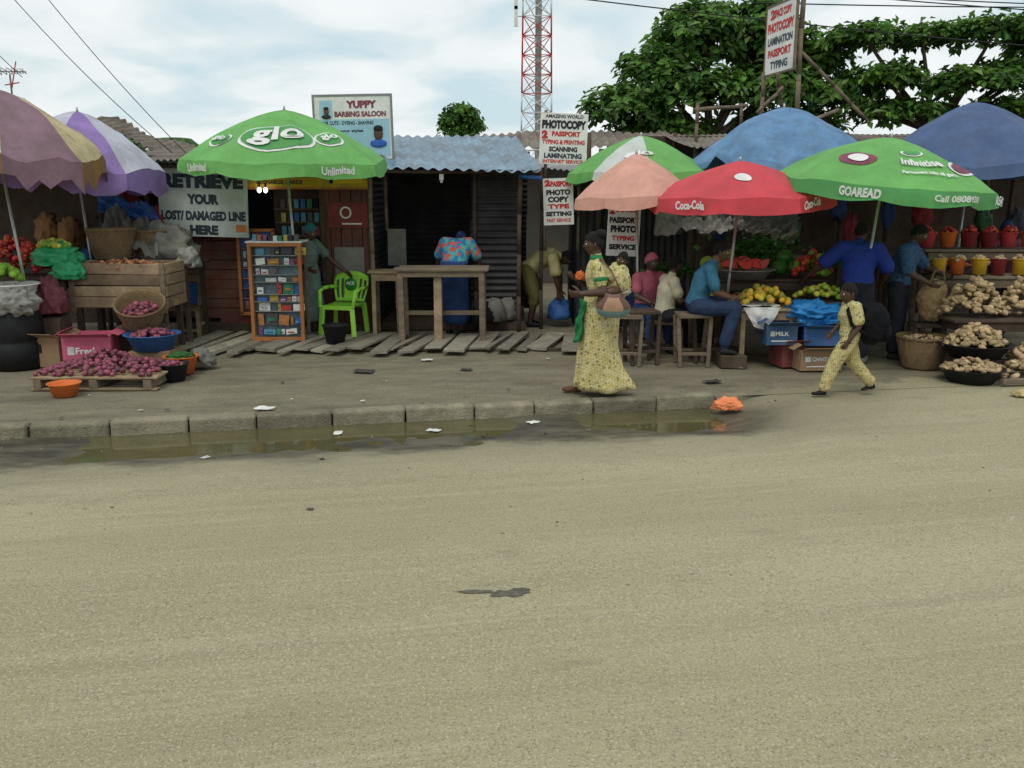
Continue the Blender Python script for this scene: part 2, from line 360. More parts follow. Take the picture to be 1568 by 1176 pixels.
for (u,v,s,m) in [(-.82,-.38,.065,paper),(-2.4,.3,.09,paper),(.15,-.3,.06,paper),(-1.7,-.3,.055,paper),(-.2,1.9,.07,paperd),(-2.8,-.9,.04,paper),(1.3,1.6,.1,paperd),(-1.4,2.0,.12,paperd),(-.6,2.6,.07,paper),(2.4,.7,.1,paperd)]+[(random.uniform(-6,5),random.uniform(-1.2,3),random.uniform(.01,.028),random.choice([paper,paperd,paperd,paperd,paperd])) for i in range(40)]:
    z=max(road_z(u,v),-.112) if v<0 else .008
    c=kw(u,v,z+.006); a=random.uniform(0,360)
    V=[]; n=4
    for j in range(n+1):
        for i in range(n+1):
            V.append(((i/n-.5)*2*s,(j/n-.5)*1.4*s,random.uniform(0,.16)*s))
    V=A(V)@Rm(0,0,a).T+A(c); lt.add(V,[(j*5+i,j*5+i+1,j*5+i+6,j*5+i+5) for j in range(4) for i in range(4)],m,True)
lt.build('litter')
ob=MB(); lump(ob,kw(2.15,-.28,-.02),(.14,.1,.08),mat('orange_plastic_bag_film',(.8,.25,.1),.5,.15,8,.2),.35,1.6,3); ob.build('orange_plastic_bag')
ys_=MB(); lump(ys_,(5.35,9.2,.02),(.13,.07,.05),mat('dirty_yellow_foam',(.5,.38,.18),.8,.3,8,.2),.3,2,5); ys_.build('foam_scrap')
st=MB(); tar=mat('tar_patch',(.11,.1,.075),.9,.4,20,.3)
for cx,cy,a,b in[(-.2,4.62,.1,.022),(-.02,4.6,.1,.042),(.05,4.64,.05,.03),(-1.4,5.95,.03,.02)]:
    q=[]
    for i in range(28):
        t=i/28*6.283; k=1+.6*noise.noise(Vector((math.cos(t)*2.2+cx*9,math.sin(t)*2.2,2))); q.append((cx+a*k*math.cos(t),cy+b*k*math.sin(t)))
    lxl=[((x_-K0[0])*ca+(y_-K0[1])*sa,-(x_-K0[0])*sa+(y_-K0[1])*ca) for x_,y_ in q]
    zz=max(road_z(*p) for p in lxl)+.004
    st.add([(x_,y_,zz+abs(cx)*.004) for x_,y_ in q],[tuple(range(28))],tar,False)
st.build('tar_patch')
# ------------------------------------------------------------------ people
def remesh(mb,vox,smooth_it=3):
    me=mb.mesh('tmp'); o=bpy.data.objects.new('tmp',me); col.objects.link(o)
    r=o.modifiers.new('r','REMESH'); r.mode='VOXEL'; r.voxel_size=vox
    s=o.modifiers.new('s','SMOOTH'); s.iterations=smooth_it; s.factor=.5
    bpy.context.view_layer.update(); dg=bpy.context.evaluated_depsgraph_get()
    me2=bpy.data.meshes.new_from_object(o.evaluated_get(dg)); bpy.data.objects.remove(o); return me2
def head_mesh(mb,c,fw,up,k,skin,hair,scarf=None):
    fw=unit(fw); up=A(up,float); up=unit(up-fw*up.dot(fw)); sd=np.cross(up,fw); B=A([fw,sd,up])
    nu,nv=36,26; V=[];D=[]
    for j in range(nv+1):
        th=math.pi*j/nv
        for i in range(nu):
            ph=2*math.pi*i/nu; a,b,cc=math.sin(th)*math.cos(ph),math.sin(th)*math.sin(ph),math.cos(th)
            x,y,z=a*.097,b*.077,cc*.12
            if cc<0: y*=1-.36*(-cc)**1.4; x*=(1-.1*(-cc)) if a>0 else (1-.42*(-cc))
            if a>0:
                x+=.026*math.exp(-(b/.17)**2-((cc+.17)/.15)**2)+.006*math.exp(-((cc-.2)/.1)**2-(b/.6)**2)
                x-=.012*math.exp(-((abs(b)-.4)/.17)**2-((cc-.04)/.12)**2)
                x+=.012*math.exp(-(b/.3)**2-((cc+.5)/.09)**2)+.012*math.exp(-(b/.28)**2-((cc+.85)/.15)**2)
            V.append((x,y,z)); D.append((a,b,cc))
    F=[];G=[];Lp=[]
    for j in range(nv):
        for i in range(nu):
            f=(j*nu+i,(j+1)*nu+i,(j+1)*nu+(i+1)%nu,j*nu+(i+1)%nu); d=np.mean([D[q] for q in f],0)
            (Lp if (d[0]>0 and abs(d[1])<.3 and abs(d[2]+.5)<.08) else F).append(f)
            if d[2]>-.02+.5*d[0]: G.append(f)
    V=A(V)*k; X=V@B+A(c)
    mb.add(X,F,skin); mb.add(X,Lp,lipm)
    Vh=V*1.075+A([noise.noise(Vector(v*60))for v in V])[:,None]*.004
    if scarf: Vh=V*A([1.13,1.13,1.12])+A([-.006,0,.006]); hair=scarf
    mb.add(Vh@B+A(c),G,hair)
    if scarf: mb.ball(A(c)+(-.1*fw+.03*up)*k,(.05*k,.05*k,.045*k),scarf,2,noi=.05)
    for s in(-1,1):
        mb.ball(A(c)+(-.005*fw+s*.077*sd-.005*up)*k,(.012*k,.017*k,.028*k),skin,2)
        mb.ball(A(c)+(.079*fw+s*.031*sd+.005*up)*k,(.011*k,.012*k,.009*k),eyew,2)
        mb.ball(A(c)+(.087*fw+s*.031*sd+.005*up)*k,(.005*k,.005*k,.005*k),black,1)
def person(name,loc,yaw,S,J,top,bot,skin=skinA,sleeve=.6,leg=1.85,shoe=None,hair=None,look=(1,0,0),hup=(0,0,1),hs=1.0,lt=.018,lb=.022,curl=.45,scarf=None,wd=1.0):
    D=dict(pel=(0,0,.94),wst=(0,0,1.09),chs=(0,0,1.28),nck=(0,0,1.44),hed=(.02,0,1.585),
      shL=(0,.17,1.39),elL=(-.02,.21,1.1),wrL=(.08,.2,.86),hpL=(0,.085,.9),knL=(.02,.09,.49),anL=(0,.09,.085))
    for k in('sh','el','wr','hp','kn','an'):
        x_,y_,z_=D[k+'L']; D[k+'R']=(x_,-y_,z_)
    D.update(J); D={k:A(v,float) for k,v in D.items()}
    E=empty(name,loc,yaw); E.scale=(S,S,S)
    shoe=shoe or black; hair=hair or hairm
    mb=MB(); seg=[]
    hips=unit(D['hpL']-D['hpR']); shs=unit(D['shL']-D['shR'])
    sp=[D['pel']+(D['pel']-D['wst'])*.25,D['pel'],D['wst'],D['chs'],D['nck']*.62+D['chs']*.38,D['nck']]
    mb.loft(sp,[(.13+lt)*wd,(.165+lt)*wd,(.14+lt)*wd,(.168+lt)*wd,.145+lt*.7,.062],[.09+lt,.115+lt,.1+lt,.118+lt,.085+lt,.058],[hips,hips,unit(hips+shs),shs,shs,shs],top,20)
    seg+=[(sp[4],D['wst'],.13,top),(D['wst'],D['pel']*.8+D['wst']*.2,.14,top),(D['pel'],sp[0],.14,bot)]
    seg+=[(D['nck']+unit(D['hed']-D['nck'])*.01,D['hed'],.058,skin)]
    mb.tube([D['nck']*.75+D['chs']*.25,D['nck'],D['hed']-(D['hed']-D['nck'])*.2],[.06,.055,.052],skin)
    HB=MB()
    for s in'LR':
        sh,el,wr=D['sh'+s],D['el'+s],D['wr'+s]
        mb.tube([sh*.5+(D['chs']*.4+D['nck']*.6)*.5,sh],[.062+lt,.056+lt],top); seg.append((sh*.5+D['nck']*.5,sh,.07,top))
        mb.tube([sh,sh*.4+el*.6,el,el*.65+wr*.35,wr],[.052,.045,.04,.041,.027],skin)
        seg+=[(sh,el,.045,skin),(el,wr,.036,skin)]
        if sleeve>0:
            a=min(sleeve,1); e1=sh+(el-sh)*a; P=[sh,e1];R_=[.058+lt,.052+lt*1.1]
            if sleeve>1: e2=el+(wr-el)*(sleeve-1); P.append(e2); R_.append(.04+lt*.8)
            mb.tube(P,R_,top); 
            for p,q in zip(P[:-1],P[1:]): seg.append((p,q,.075,top))
        hp,kn,an=D['hp'+s],D['kn'+s],D['an'+s]
        mb.tube([hp,hp*.5+kn*.5,kn,kn*.65+an*.35,an],[.085,.075,.056,.054,.036],skin)
        seg+=[(hp,kn,.06,skin),(kn,an,.045,skin)]
        if leg>0:
            a=min(leg,1); e1=hp+(kn-hp)*a; P=[hp,hp*.5+e1*.5,e1];R_=[.095+lb*.6,.083+lb,.064+lb]
            if leg>1: e2=kn+(an-kn)*(leg-1); P.append(e2); R_.append(.05+lb)
            mb.tube(P,R_,bot)
            for p,q in zip(P[:-1],P[1:]): seg.append((p,q,.1,bot))
        ft=D.get('ft'+s,A([1,0,0])); ft=unit(ft)
        heel=an+A([0,0,-.045])-ft*.03; toe=an+A([0,0,-.055])+ft*.16
        up=A([0,0,1.])
        mb.loft([heel,an+A([0,0,-.042])+ft*.05,toe-ft*.04,toe],[.033,.04,.045,.034],[.036,.034,.026,.018],unit(np.cross(up,ft)),shoe,12)
        seg.append((heel,toe,.06,shoe))
        d=unit(wr-el); ref=A(D.get('th'+s,(1,0,.3)),float); t=unit(ref-d*ref.dot(d)); nrm=np.cross(d,t)*(1 if s=='L' else -1)
        HB.loft([wr-d*.02,wr+d*.02,wr+d*.055,wr+d*.09],[.024,.03,.038,.04],[.02,.018,.016,.013],t,skin,12)
        for o_,L,r in((.03,.078,.0088),(.0105,.086,.0092),(-.0095,.08,.0088),(-.028,.062,.008)):
            p=wr+d*.088+t*o_; P=[wr+d*.06+t*o_*.8,p]; a=.15+curl*.3
            for ph in(.42,.32,.26):
                q=d*math.cos(a)+nrm*math.sin(a)+t*o_*1.5; p=p+unit(q)*L*ph; P.append(p); a+=curl*1.3
            HB.tube(P,[r*1.15,r*1.1,r,r*.92,r*.8],skin,8)
        p=wr+d*.025+t*.024; P=[p]; a=.9
        for L in(.038,.032,.026):
            q=unit(d*math.cos(a)+t*math.sin(a)+nrm*.35); p=p+q*L; P.append(p); a-=.3
        HB.tube(P,[.013,.012,.0105,.008],skin,8)
    me=remesh(mb,.012)
    me.materials.clear(); ml=[]
    co_=np.empty(len(me.vertices)*3); me.vertices.foreach_get('co',co_); co_=co_.reshape(-1,3)
    no_=np.empty(len(me.vertices)*3); me.vertices.foreach_get('normal',no_); no_=no_.reshape(-1,3)
    wv=A([ (1-2.5*abs(noise.noise(Vector((p[0]*9,p[1]*9,p[2]*6))))) for p in co_])*.006
    me.vertices.foreach_set('co',(co_+no_*wv[:,None]).ravel()); me.update()
    C=np.empty(len(me.polygons)*3); me.polygons.foreach_get('center',C); C=C.reshape(-1,3)
    best=np.full(len(C),9.); idx=np.zeros(len(C),int)
    for (p,q,r,m) in seg:
        if m not in ml: ml.append(m)
        pq=q-p; t=np.clip(((C-p)@pq)/(pq@pq+1e-9),0,1); dd=np.linalg.norm(C-p-np.outer(t,pq),axis=1)-r
        w=dd<best; best[w]=dd[w]; idx[w]=ml.index(m)
    for m in ml: me.materials.append(m)
    me.polygons.foreach_set('material_index',idx.tolist()); me.polygons.foreach_set('use_smooth',[True]*len(C)); me.update()
    o=bpy.data.objects.new(name+'_body',me); col.objects.link(o); o.parent=E
    me=remesh(HB,.0042,2); me.materials.clear(); me.materials.append(skin); me.polygons.foreach_set('use_smooth',[True]*len(me.polygons))
    o=bpy.data.objects.new(name+'_hands',me); col.objects.link(o); o.parent=E
    hb=MB(); head_mesh(hb,D['hed'],look,hup,hs,skin,hair,scarf); hb.build(name+'_head',E)
    return E,D
def skirt(E,name,rings,m,folds=9,amp=.09,n=56,seed=0):
    V=[];F=[];R0=rings; rings=[]
    for a,b in zip(R0[:-1],R0[1:]):
        for k in range(4): rings.append(tuple(A(a)+(A(b)-A(a))*k/4))
    rings.append(R0[-1]); R=len(rings)
    for j,(cx,cy,cz,rx,ry) in enumerate(rings):
        k=j/(R-1)
        for i in range(n):
            t=2*math.pi*i/n; w=1+amp*k*math.sin(folds*t+1.8*k+seed)*(1+noise.noise(Vector((math.cos(t),math.sin(t),k*2+seed))))+amp*.9*k*noise.noise(Vector((math.cos(t)*2,math.sin(t)*2,seed+k*1.5)))*1.5
            V.append((cx+rx*w*math.cos(t),cy+ry*w*math.sin(t),cz+.02*k*math.sin(3*t+seed)))
    for j in range(R-1):
        for i in range(n): F.append((j*n+i,j*n+(i+1)%n,(j+1)*n+(i+1)%n,(j+1)*n+i))
    mb=MB(); mb.add(V,F,m); return mb.build(name,E,solid=.008)
ypat=pattern('yellow_print_cloth',(.42,.34,.11),(.54,.48,.26),(.15,.12,.05),40)
ypat2=pattern('yellow_green_print_cloth',(.42,.36,.12),(.54,.48,.26),(.08,.15,.05),36)
floral=pattern('floral_cloth',(.02,.16,.35),(.5,.08,.06),(.08,.3,.3),16,'vor')
checkb=pattern('blue_check_cloth',(.02,.05,.13),(.03,.1,.2),(.01,.02,.05),40)
teal=mat('teal_shirt',(.03,.12,.19),.85,.2,5,.4,12); royal=mat('royal_blue_shirt',(.015,.035,.23),.85,.2,5,.4,12)
denim=mat('blue_jeans',(.022,.038,.085),.9,.25,8,.4,14); darkcl=mat('dark_trousers',(.018,.018,.025),.9,.2,8,.4,12)
tan=mat('tan_shirt',(.44,.38,.17),.85,.2,5,.4,12); olive=mat('olive_trousers',(.14,.12,.04),.85,.2,5,.4,12)
greyg=mat('grey_green_dress',(.12,.17,.15),.85,.25,5,.4,12); grn=mat('green_cloth',(.015,.18,.055),.8,.2,5,.3,12)
orc=mat('orange_cloth',(.5,.12,.03),.8,.3,8,.4,14); pinkcl=mat('pink_cloth',(.45,.12,.16),.85,.2,5,.3,12); bluecl=mat('blue_wrapper',(.02,.05,.14),.85,.3,5,.4,12); creamc=mat('cream_cloth',(.46,.42,.3),.85,.2,5,.3,12)
# walking woman
E,D=person('walking_woman',(.9,9.25,0),172,.985,dict(pel=(0,0,.96),chs=(.03,0,1.28),nck=(.04,0,1.44),hed=(.07,0,1.59),shL=(.02,.165,1.37),shR=(.04,-.165,1.37),
  elL=(-.05,.25,1.12),wrL=(.17,.22,1.1),elR=(.06,-.22,1.12),wrR=(.22,-.1,1.2),knL=(-.02,.09,.5),anL=(-.16,.09,.12),knR=(.16,-.09,.5),anR=(.22,-.08,.085)),
  ypat2,ypat,skinA,.55,.6,mat('brown_sandal',(.09,.04,.02),.7),look=(1,.15,-.05),wd=.9,lt=.012)
skirt(E,'wrapper_skirt',[(.0,0,1.1,.145,.13),(-.01,0,.98,.175,.16),(-.02,0,.8,.18,.17),(-.0,0,.55,.185,.165),(-.02,0,.3,.225,.175),(-.06,0,.08,.31,.2)],ypat,7,.18)
mb=MB(); drape(mb,(.12,.1,1.0),(.17,-.02,1.02),(.18,.14,.6),(.25,.02,.56),grn,14,18,.05,0,3,4); mb.build('green_cloth_panel',E,solid=.01)
mb=MB(); lump(mb,(.21,-.06,1.24),(.05,.07,.06),orc,.3,2.5,8); mb.build('orange_bundle',E)
mb=MB(); mb.loft([(.035,0,1.46),(.04,0,1.44)],[.068,.082],[.064,.078],(0,1,0),grn)
mb.loft([(-.015,.212,1.255),(-.018,.215,1.235)],[.07,.07],[.07,.07],(1,0,0),grn); mb.build('green_trim',E)
mb=MB(); mb.ball((-.0,.0,1.69),(.06,.06,.05),hairm,3,noi=.04); mb.build('hair_bun',E)
tanl=mat('tan_leather',(.36,.22,.14),.55,.15,6,.2); brl=mat('brown_leather',(.13,.07,.05),.5,.2,6,.2); teall=mat('grey_teal_leather',(.13,.2,.2),.5,.2,6,.2)
mb=MB(); nu,nv=20,14
for sgn in(-1,1):
    V=[]
    for j in range(nv+1):
        for i in range(nu+1):
            u=i/nu*2-1; v=j/nv; hw=.135+.055*math.sin(math.pi*min(1,v*1.15+.1))-.05*v
            th=.012+.055*math.sqrt(max(0,1-u*u))*math.sqrt(max(0,math.sin(math.pi*(v*.92+.04))))
            V.append((-.15+u*hw,.285+sgn*th,.87+.24*v+.035*u*u*(1-v)+.02*u*u*v))
    Fs=[[],[],[]]
    for j in range(nv):
        for i in range(nu):
            f=(j*(nu+1)+i,j*(nu+1)+i+1,(j+1)*(nu+1)+i+1,(j+1)*(nu+1)+i); u=(i+.5)/nu*2-1; v=(j+.5)/nv
            Fs[2 if v<.3 else (1 if abs(u)>.6 or v>.88 else 0)].append(f)
    for fs,m_ in zip(Fs,(tanl,brl,teall)):
        if fs: mb.add(V,fs,m_)
for a,b in(((-.24,.28,1.1),(-.12,.24,1.34)),((-.06,.28,1.1),(-.01,.235,1.36)),((-.12,.24,1.34),(.0,.16,1.455)),((-.01,.235,1.36),(.0,.16,1.455))): mb.cyl(a,b,.009,.009,brl,7)
mb.build('handbag',E)
B=empty('baby',(.9,9.25,0),172); mb=MB()
lump(mb,(-.18,.02,1.2),(.13,.15,.19),ypat2,.12,2,2,4,False); mb.tube([(-.17,.14,1.12),(-.04,.2,1.08),(.0,.21,1.0)],[.055,.04,.028],skinB)
mb.tube([(-.2,.12,1.28),(-.12,.17,1.24),(-.06,.15,1.27)],[.04,.032,.024],ypat2)
mb.tube([(-.2,.03,1.3),(-.21,.03,1.36)],[.045,.04],skinA)
lump(mb,(-.13,.0,1.1),(.18,.17,.08),creamc,.15,3,2,4,False)
mb.build('wrapped_body',B); mb=MB(); head_mesh(mb,(-.22,.04,1.41),(.3,.9,-.1),(-.3,0,1),.72,skinA,hairm); mb.build('head',B)
# boy
E,D=person('walking_boy',(3.48,9.22,0),176,.68,dict(hed=(.06,0,1.57),nck=(.03,0,1.42),chs=(.02,0,1.26),knL=(.22,.09,.53),anL=(.36,.09,.1),knR=(-.12,-.09,.5),anR=(-.42,-.09,.17),ftR=(1,0,-.25),
  elL=(-.06,.24,1.12),wrL=(.08,.23,.88),elR=(.06,-.23,1.12),wrR=(.2,-.2,.95)),ypat2,ypat,skinA,.75,1.85,black,look=(1,.25,-.1),hs=1.32,lt=.035,lb=.04)
bagk=mat('black_bag_cloth',(.01,.01,.012),.95,.3,8,.2,spec=.1)
mb=MB(); lump(mb,(-.31,.04,1.14),(.23,.22,.32),bagk,.14,1.6,4,4,False); mb.tube([(-.15,.14,1.36),(0,.18,1.47),(.11,.17,1.34),(.05,.24,1.12),(-.15,.24,1.0)],[.024]*5,bagk)
mb.ball((-.5,.04,1.0),(.09,.17,.16),bagk,3,noi=.03); mb.build('backpack',E)
# seated man
person('seated_man',(2.22,10.9,0),-8,1.0,dict(pel=(0,0,.74),wst=(.03,0,.87),chs=(.1,0,1.07),nck=(.19,0,1.24),hed=(.27,0,1.38),shL=(.14,.18,1.18),shR=(.14,-.18,1.18),elL=(.22,.22,.92),wrL=(.42,.14,.84),elR=(.22,-.22,.92),wrR=(.42,-.13,.84),
  hpL=(.02,.09,.73),hpR=(.02,-.09,.73),knL=(.46,.13,.74),knR=(.46,-.14,.73),anL=(.4,.12,.25),anR=(.34,-.15,.25)),teal,denim,skinB,.75,1.85,look=(1,-.1,-.15),hup=(-.2,0,1))
def stool(name,x,y,h,w,m=woodd,yaw=0):
    mb=MB(); R=Rm(0,0,yaw)
    mb.box((0,0,h-.02),(w,w*.85,.045),m,jit=.004)
    for a in(-1,1):
        for b in(-1,1): mb.box((a*(w/2-.02),b*(w*.36),h/2-.02),(.045,.045,h-.04),m,(b*4,a*3,0),.003)
        mb.box((a*(w/2-.015),0,h*.35),(.03,w*.75,.04),m); mb.box((0,a*w*.36,h*.25),(w*.95,.03,.04),m)
    mb.V=[V@R.T+A([x,y,0]) for V in mb.V]; return mb.build(name,bevel=.005)
stool('wooden_stool',2.2,10.92,.64,.4,wood); stool('wooden_stool',1.6,11.05,.66,.38,woodd,10); stool('wooden_stool',1.42,10.95,.62,.34,wood,-6)
mb=MB(); mb.box((2.66,10.9,.08),(.32,.5,.16),woodd,jit=.006); mb.build('wooden_block',bevel=.01)
person('man_in_blue_shirt',(4.2,11.0,0),75,1.03,dict(wst=(.03,0,1.08),chs=(.1,0,1.27),nck=(.15,0,1.42),hed=(.22,-.02,1.55),shL=(.1,.19,1.36),shR=(.1,-.19,1.36),elL=(.08,.4,1.18),wrL=(.22,.55,1.02),elR=(.1,-.34,1.12),wrR=(.3,-.3,.95),knL=(.06,.1,.49),knR=(-.02,-.1,.49)),royal,darkcl,skinA,.85,1.85,look=(1,-.3,-.35),hup=(.2,0,1),lt=.035,lb=.03,hs=.98)
person('man_in_check_shirt',(4.85,11.35,0),-35,1.0,dict(chs=(.07,0,1.28),nck=(.12,0,1.44),hed=(.18,0,1.57),shL=(.08,.18,1.38),shR=(.08,-.18,1.38),elL=(.22,.28,1.16),wrL=(.45,.24,1.08),elR=(.15,-.26,1.12),wrR=(.38,-.2,1.0)),checkb,darkcl,skinA,.85,1.85,look=(1,.1,-.4),hup=(.3,0,1),lt=.03)
E,D=person('phone_card_vendor',(-2.95,13.05,0),-40,.97,dict(chs=(.04,0,1.27),nck=(.08,0,1.43),hed=(.13,0,1.56),elL=(.2,.3,1.15),wrL=(.38,.42,.98),elR=(.1,-.24,1.12),wrR=(.3,-.2,1.05)),greyg,greyg,skinA,.6,.9,look=(1,.2,-.3),scarf=mat('teal_scarf',(.02,.12,.15),.8))
skirt(E,'dress_skirt',[(0,0,1.1,.17,.15),(0,0,.95,.2,.18),(0,0,.6,.22,.2),(0,0,.28,.25,.22)],greyg,6,.08)
E,D=person('woman_in_floral_top',(-.85,13.25,0),80,.98,dict(pel=(-.03,0,.95),wst=(.05,0,1.09),chs=(.2,0,1.27),nck=(.34,0,1.38),hed=(.48,0,1.4),shL=(.25,.19,1.36),shR=(.25,-.19,1.36),elL=(.3,.32,1.1),wrL=(.42,.28,.9),elR=(.3,-.32,1.1),wrR=(.42,-.28,.9)),floral,bluecl,skinA,.7,.9,look=(1,0,-.7),hup=(.7,0,1),lt=.035,wd=1.1,scarf=bluecl)
skirt(E,'wrapper_skirt',[(-.02,0,1.12,.17,.19),(-.03,0,.95,.18,.22),(0,0,.6,.19,.22),(0,0,.2,.2,.23)],bluecl,6,.06)
person('bending_man',(.3,14.2,0),-10,1.0,dict(pel=(-.05,0,.88),wst=(.08,0,1.0),chs=(.26,0,1.1),nck=(.42,0,1.1),hed=(.55,0,1.08),shL=(.36,.18,1.08),shR=(.36,-.18,1.08),elL=(.42,.2,.8),wrL=(.45,.16,.55),elR=(.42,-.2,.8),wrR=(.45,-.16,.55),hpL=(-.05,.1,.86),hpR=(-.05,-.1,.86),knL=(.06,.13,.48),knR=(.08,-.13,.48),anL=(-.02,.12,.085),anR=(.0,-.12,.085)),tan,olive,skinA,.75,1.2,look=(.6,0,-.8),hup=(.8,0,.6),lt=.035,lb=.04)
seat=dict(pel=(0,0,.55),wst=(.02,0,.68),chs=(.05,0,.88),nck=(.09,0,1.05),hed=(.13,0,1.19),shL=(.06,.17,.99),shR=(.06,-.17,.99),elL=(.14,.22,.75),wrL=(.34,.12,.68),elR=(.14,-.22,.75),wrR=(.34,-.12,.68),hpL=(.02,.09,.54),hpR=(.02,-.09,.54),knL=(.42,.13,.53),knR=(.42,-.13,.53),anL=(.4,.13,.085),anR=(.4,-.13,.085))
person('seated_vendor',(1.8,12.1,0),-70,.98,seat,pinkcl,bluecl,skinA,.6,1.7,look=(1,.1,-.1),scarf=pinkcl)
person('seated_customer',(1.95,11.55,0),10,.98,seat,creamc,darkcl,skinA,.6,1.85,look=(1,.3,-.1))
person('standing_vendor',(6.9,12.8,0),-100,.98,dict(elL=(.12,.24,1.12),wrL=(.34,.15,1.05),elR=(.12,-.24,1.12),wrR=(.34,-.15,1.05)),maroon,darkcl,skinA,.6,1.8,look=(1,.1,-.2),scarf=bluecl)
stool('wooden_stool',1.8,12.12,.46,.38); stool('wooden_stool',1.95,11.55,.46,.36)
# ------------------------------------------------------------------ umbrellas
def umbrella(name,x,y,zr,za,R,ms,base,tilt=(0,0),val=.11,vm=None,rot0=0,decals=[],pr=.018,n=8,polem=steel,ragged=0,pw=1.5,nz=.035):
    h=za-zr; Rt=Rm(tilt[0],tilt[1],0); O=A([x,y,zr],float); rr=math.radians(rot0); sd=rng.uniform(0,50)
    def P(ph,t,off=0):
        u=((ph-rr)/(2*math.pi)*n)%1.0; sag=math.sin(math.pi*u)
        r=R*t*(1-.085*sag*t); z=h*(1-t**pw)-.07*R*sag*t*(1-t)*1.2
        q=A([r*math.cos(ph),r*math.sin(ph),z])
        q[2]+=nz*R*t*(noise.noise(Vector((q[0]*2.2+sd,q[1]*2.2,sd)))+.4*noise.noise(Vector((q[0]*7+sd,q[1]*7,sd))))
        return q+off*A([.5*math.cos(ph),.5*math.sin(ph),1])
    mb=MB(); k=7; nr=12
    for p in range(n):
        V=[]; F=[]
        for j in range(nr+1):
            for i in range(k+1):
                V.append(P(rr+2*math.pi*(p+min(max(i/k,.0001),.9999))/n,max(j/nr,.01)))
        for j in range(nr):
            for i in range(k): a=j*(k+1)+i; F.append((a,a+k+1,a+k+2,a+1))
        V=A(V)@Rt.T+O; mb.add(V,F,ms[p%len(ms)])
        V=[];F=[]
        for j in range(3):
            for i in range(k+1):
                u=min(max(i/k,.0001),.9999); ph=rr+2*math.pi*(p+u)/n; q=P(ph,1.0)
                dz=val*j/2*(1+.35*math.sin(u*math.pi)+ragged*noise.noise(Vector((ph*5,sd,1)))); w_=1+.015*j+.02*j*noise.noise(Vector((ph*9,sd,j))); q=q*A([w_,w_,1]); q[2]-=dz; V.append(q)
        for j in range(2):
            for i in range(k): a=j*(k+1)+i; F.append((a,a+k+1,a+k+2,a+1))
        V=A(V)@Rt.T+O; mb.add(V,F,(vm or ms)[p%len(vm or ms)])
        a=rr+2*math.pi*p/n
        pts=[P(a,t,-.012)@Rt.T+O for t in(.02,.3,.6,.85,1)]
        for q1,q2 in zip(pts[:-1],pts[1:]): mb.cyl(q1,q2,.006,.006,steel,5)
        mb.cyl(A([0,0,-.05])@Rt.T+O,pts[2],.005,.005,steel,5)
    ap=A([0,0,h])@Rt.T+O
    mb.cyl(ap-A([0,0,.02]),ap+A([0,0,.05]),.02,.012,polem,8)
    mid=A([0,0,-.05])@Rt.T+O
    mb.cyl(ap,mid,pr*.8,pr*.8,polem,8); mb.cyl(mid,A(base,float),pr,pr*1.1,polem,8); mb.lathe([(0,.0),(.2,.0),(.2,.08),(.05,.11),(.0,.11)],base,mat('concrete_base',(.2,.19,.17),.9),16)
    lvl={}
    for dc in decals:
        kind,ph0,tc,w,hh,m=dc[:6]; key=(round(ph0/12),round(tc,1)); lvl[key]=lvl.get(key,0)+1; ph0=math.radians(ph0); L=math.hypot(R,h)
        off=.009*lvl[key]
        if kind=='disc':
            V=[];F=[];nn=36
            for j in range(9):
                for i in range(nn):
                    a=i/nn*6.2832; V.append((w/2*j/8*math.cos(a),hh/2*j/8*math.sin(a)))
            for j in range(8):
                for i in range(nn): F.append((j*nn+i,j*nn+(i+1)%nn,(j+1)*nn+(i+1)%nn,(j+1)*nn+i))
            V2=A(V)
        else:
            V,F=text_vf(dc[6],dc[7] if len(dc)>7 else .03); V2=V[:,:2]*A([w,hh]); off+=.014
        W=[]
        for a,b in V2:
            if kind=='vtext':
                ph=ph0+a/R; q=P(ph,1.0); q=q*A([1.05,1.05,1]); q[2]+=-val*.55+b
            else:
                t=tc-b/L; ph=ph0+a/(R*max(tc,.15)); q=P(ph,t,off)
            W.append(q)
        mb.add(A(W)@Rt.T+O,F,m,False)
    return mb.build(name)
W=white
umbrella('market_umbrella',-3.03,12.5,2.5,3.14,1.36,[green],(-2.98,12.75,0),tilt=(4,1.5),val=.14,rot0=22.5,decals=[('disc',-83,.64,.98,.6,W),('disc',-83,.64,.9,.53,green2),('text',-83,.64,.66,.42,W,'glo',.03),
  ('disc',-138,.7,.42,.3,W),('disc',-138,.7,.36,.24,green2),('text',-138,.7,.26,.14,W,'glo',.03),('disc',-38,.66,.42,.3,W),('disc',-38,.66,.36,.24,green2),('text',-38,.66,.26,.14,W,'glo',.03),('vtext',-132,1,.5,.1,W,'Unlimited'),('vtext',-48,1,.5,.1,W,'Unlimited')])
umbrella('market_umbrella',1.62,12.0,2.02,2.56,.82,[pinkc],(1.72,12.15,0),tilt=(0,-2),val=.12,rot0=10,pw=1.3)
umbrella('market_umbrella',2.78,11.3,2.07,2.45,1.1,[redc],(2.66,11.4,0),tilt=(3,-2),val=.15,vm=[redc],rot0=22.5,decals=[('disc',-100,.5,.2,.24,W),('vtext',-135,1,.4,.1,W,'Coca-Cola',.04),('vtext',-55,1,.4,.1,W,'Coca-Cola',.04)],pw=1.25)
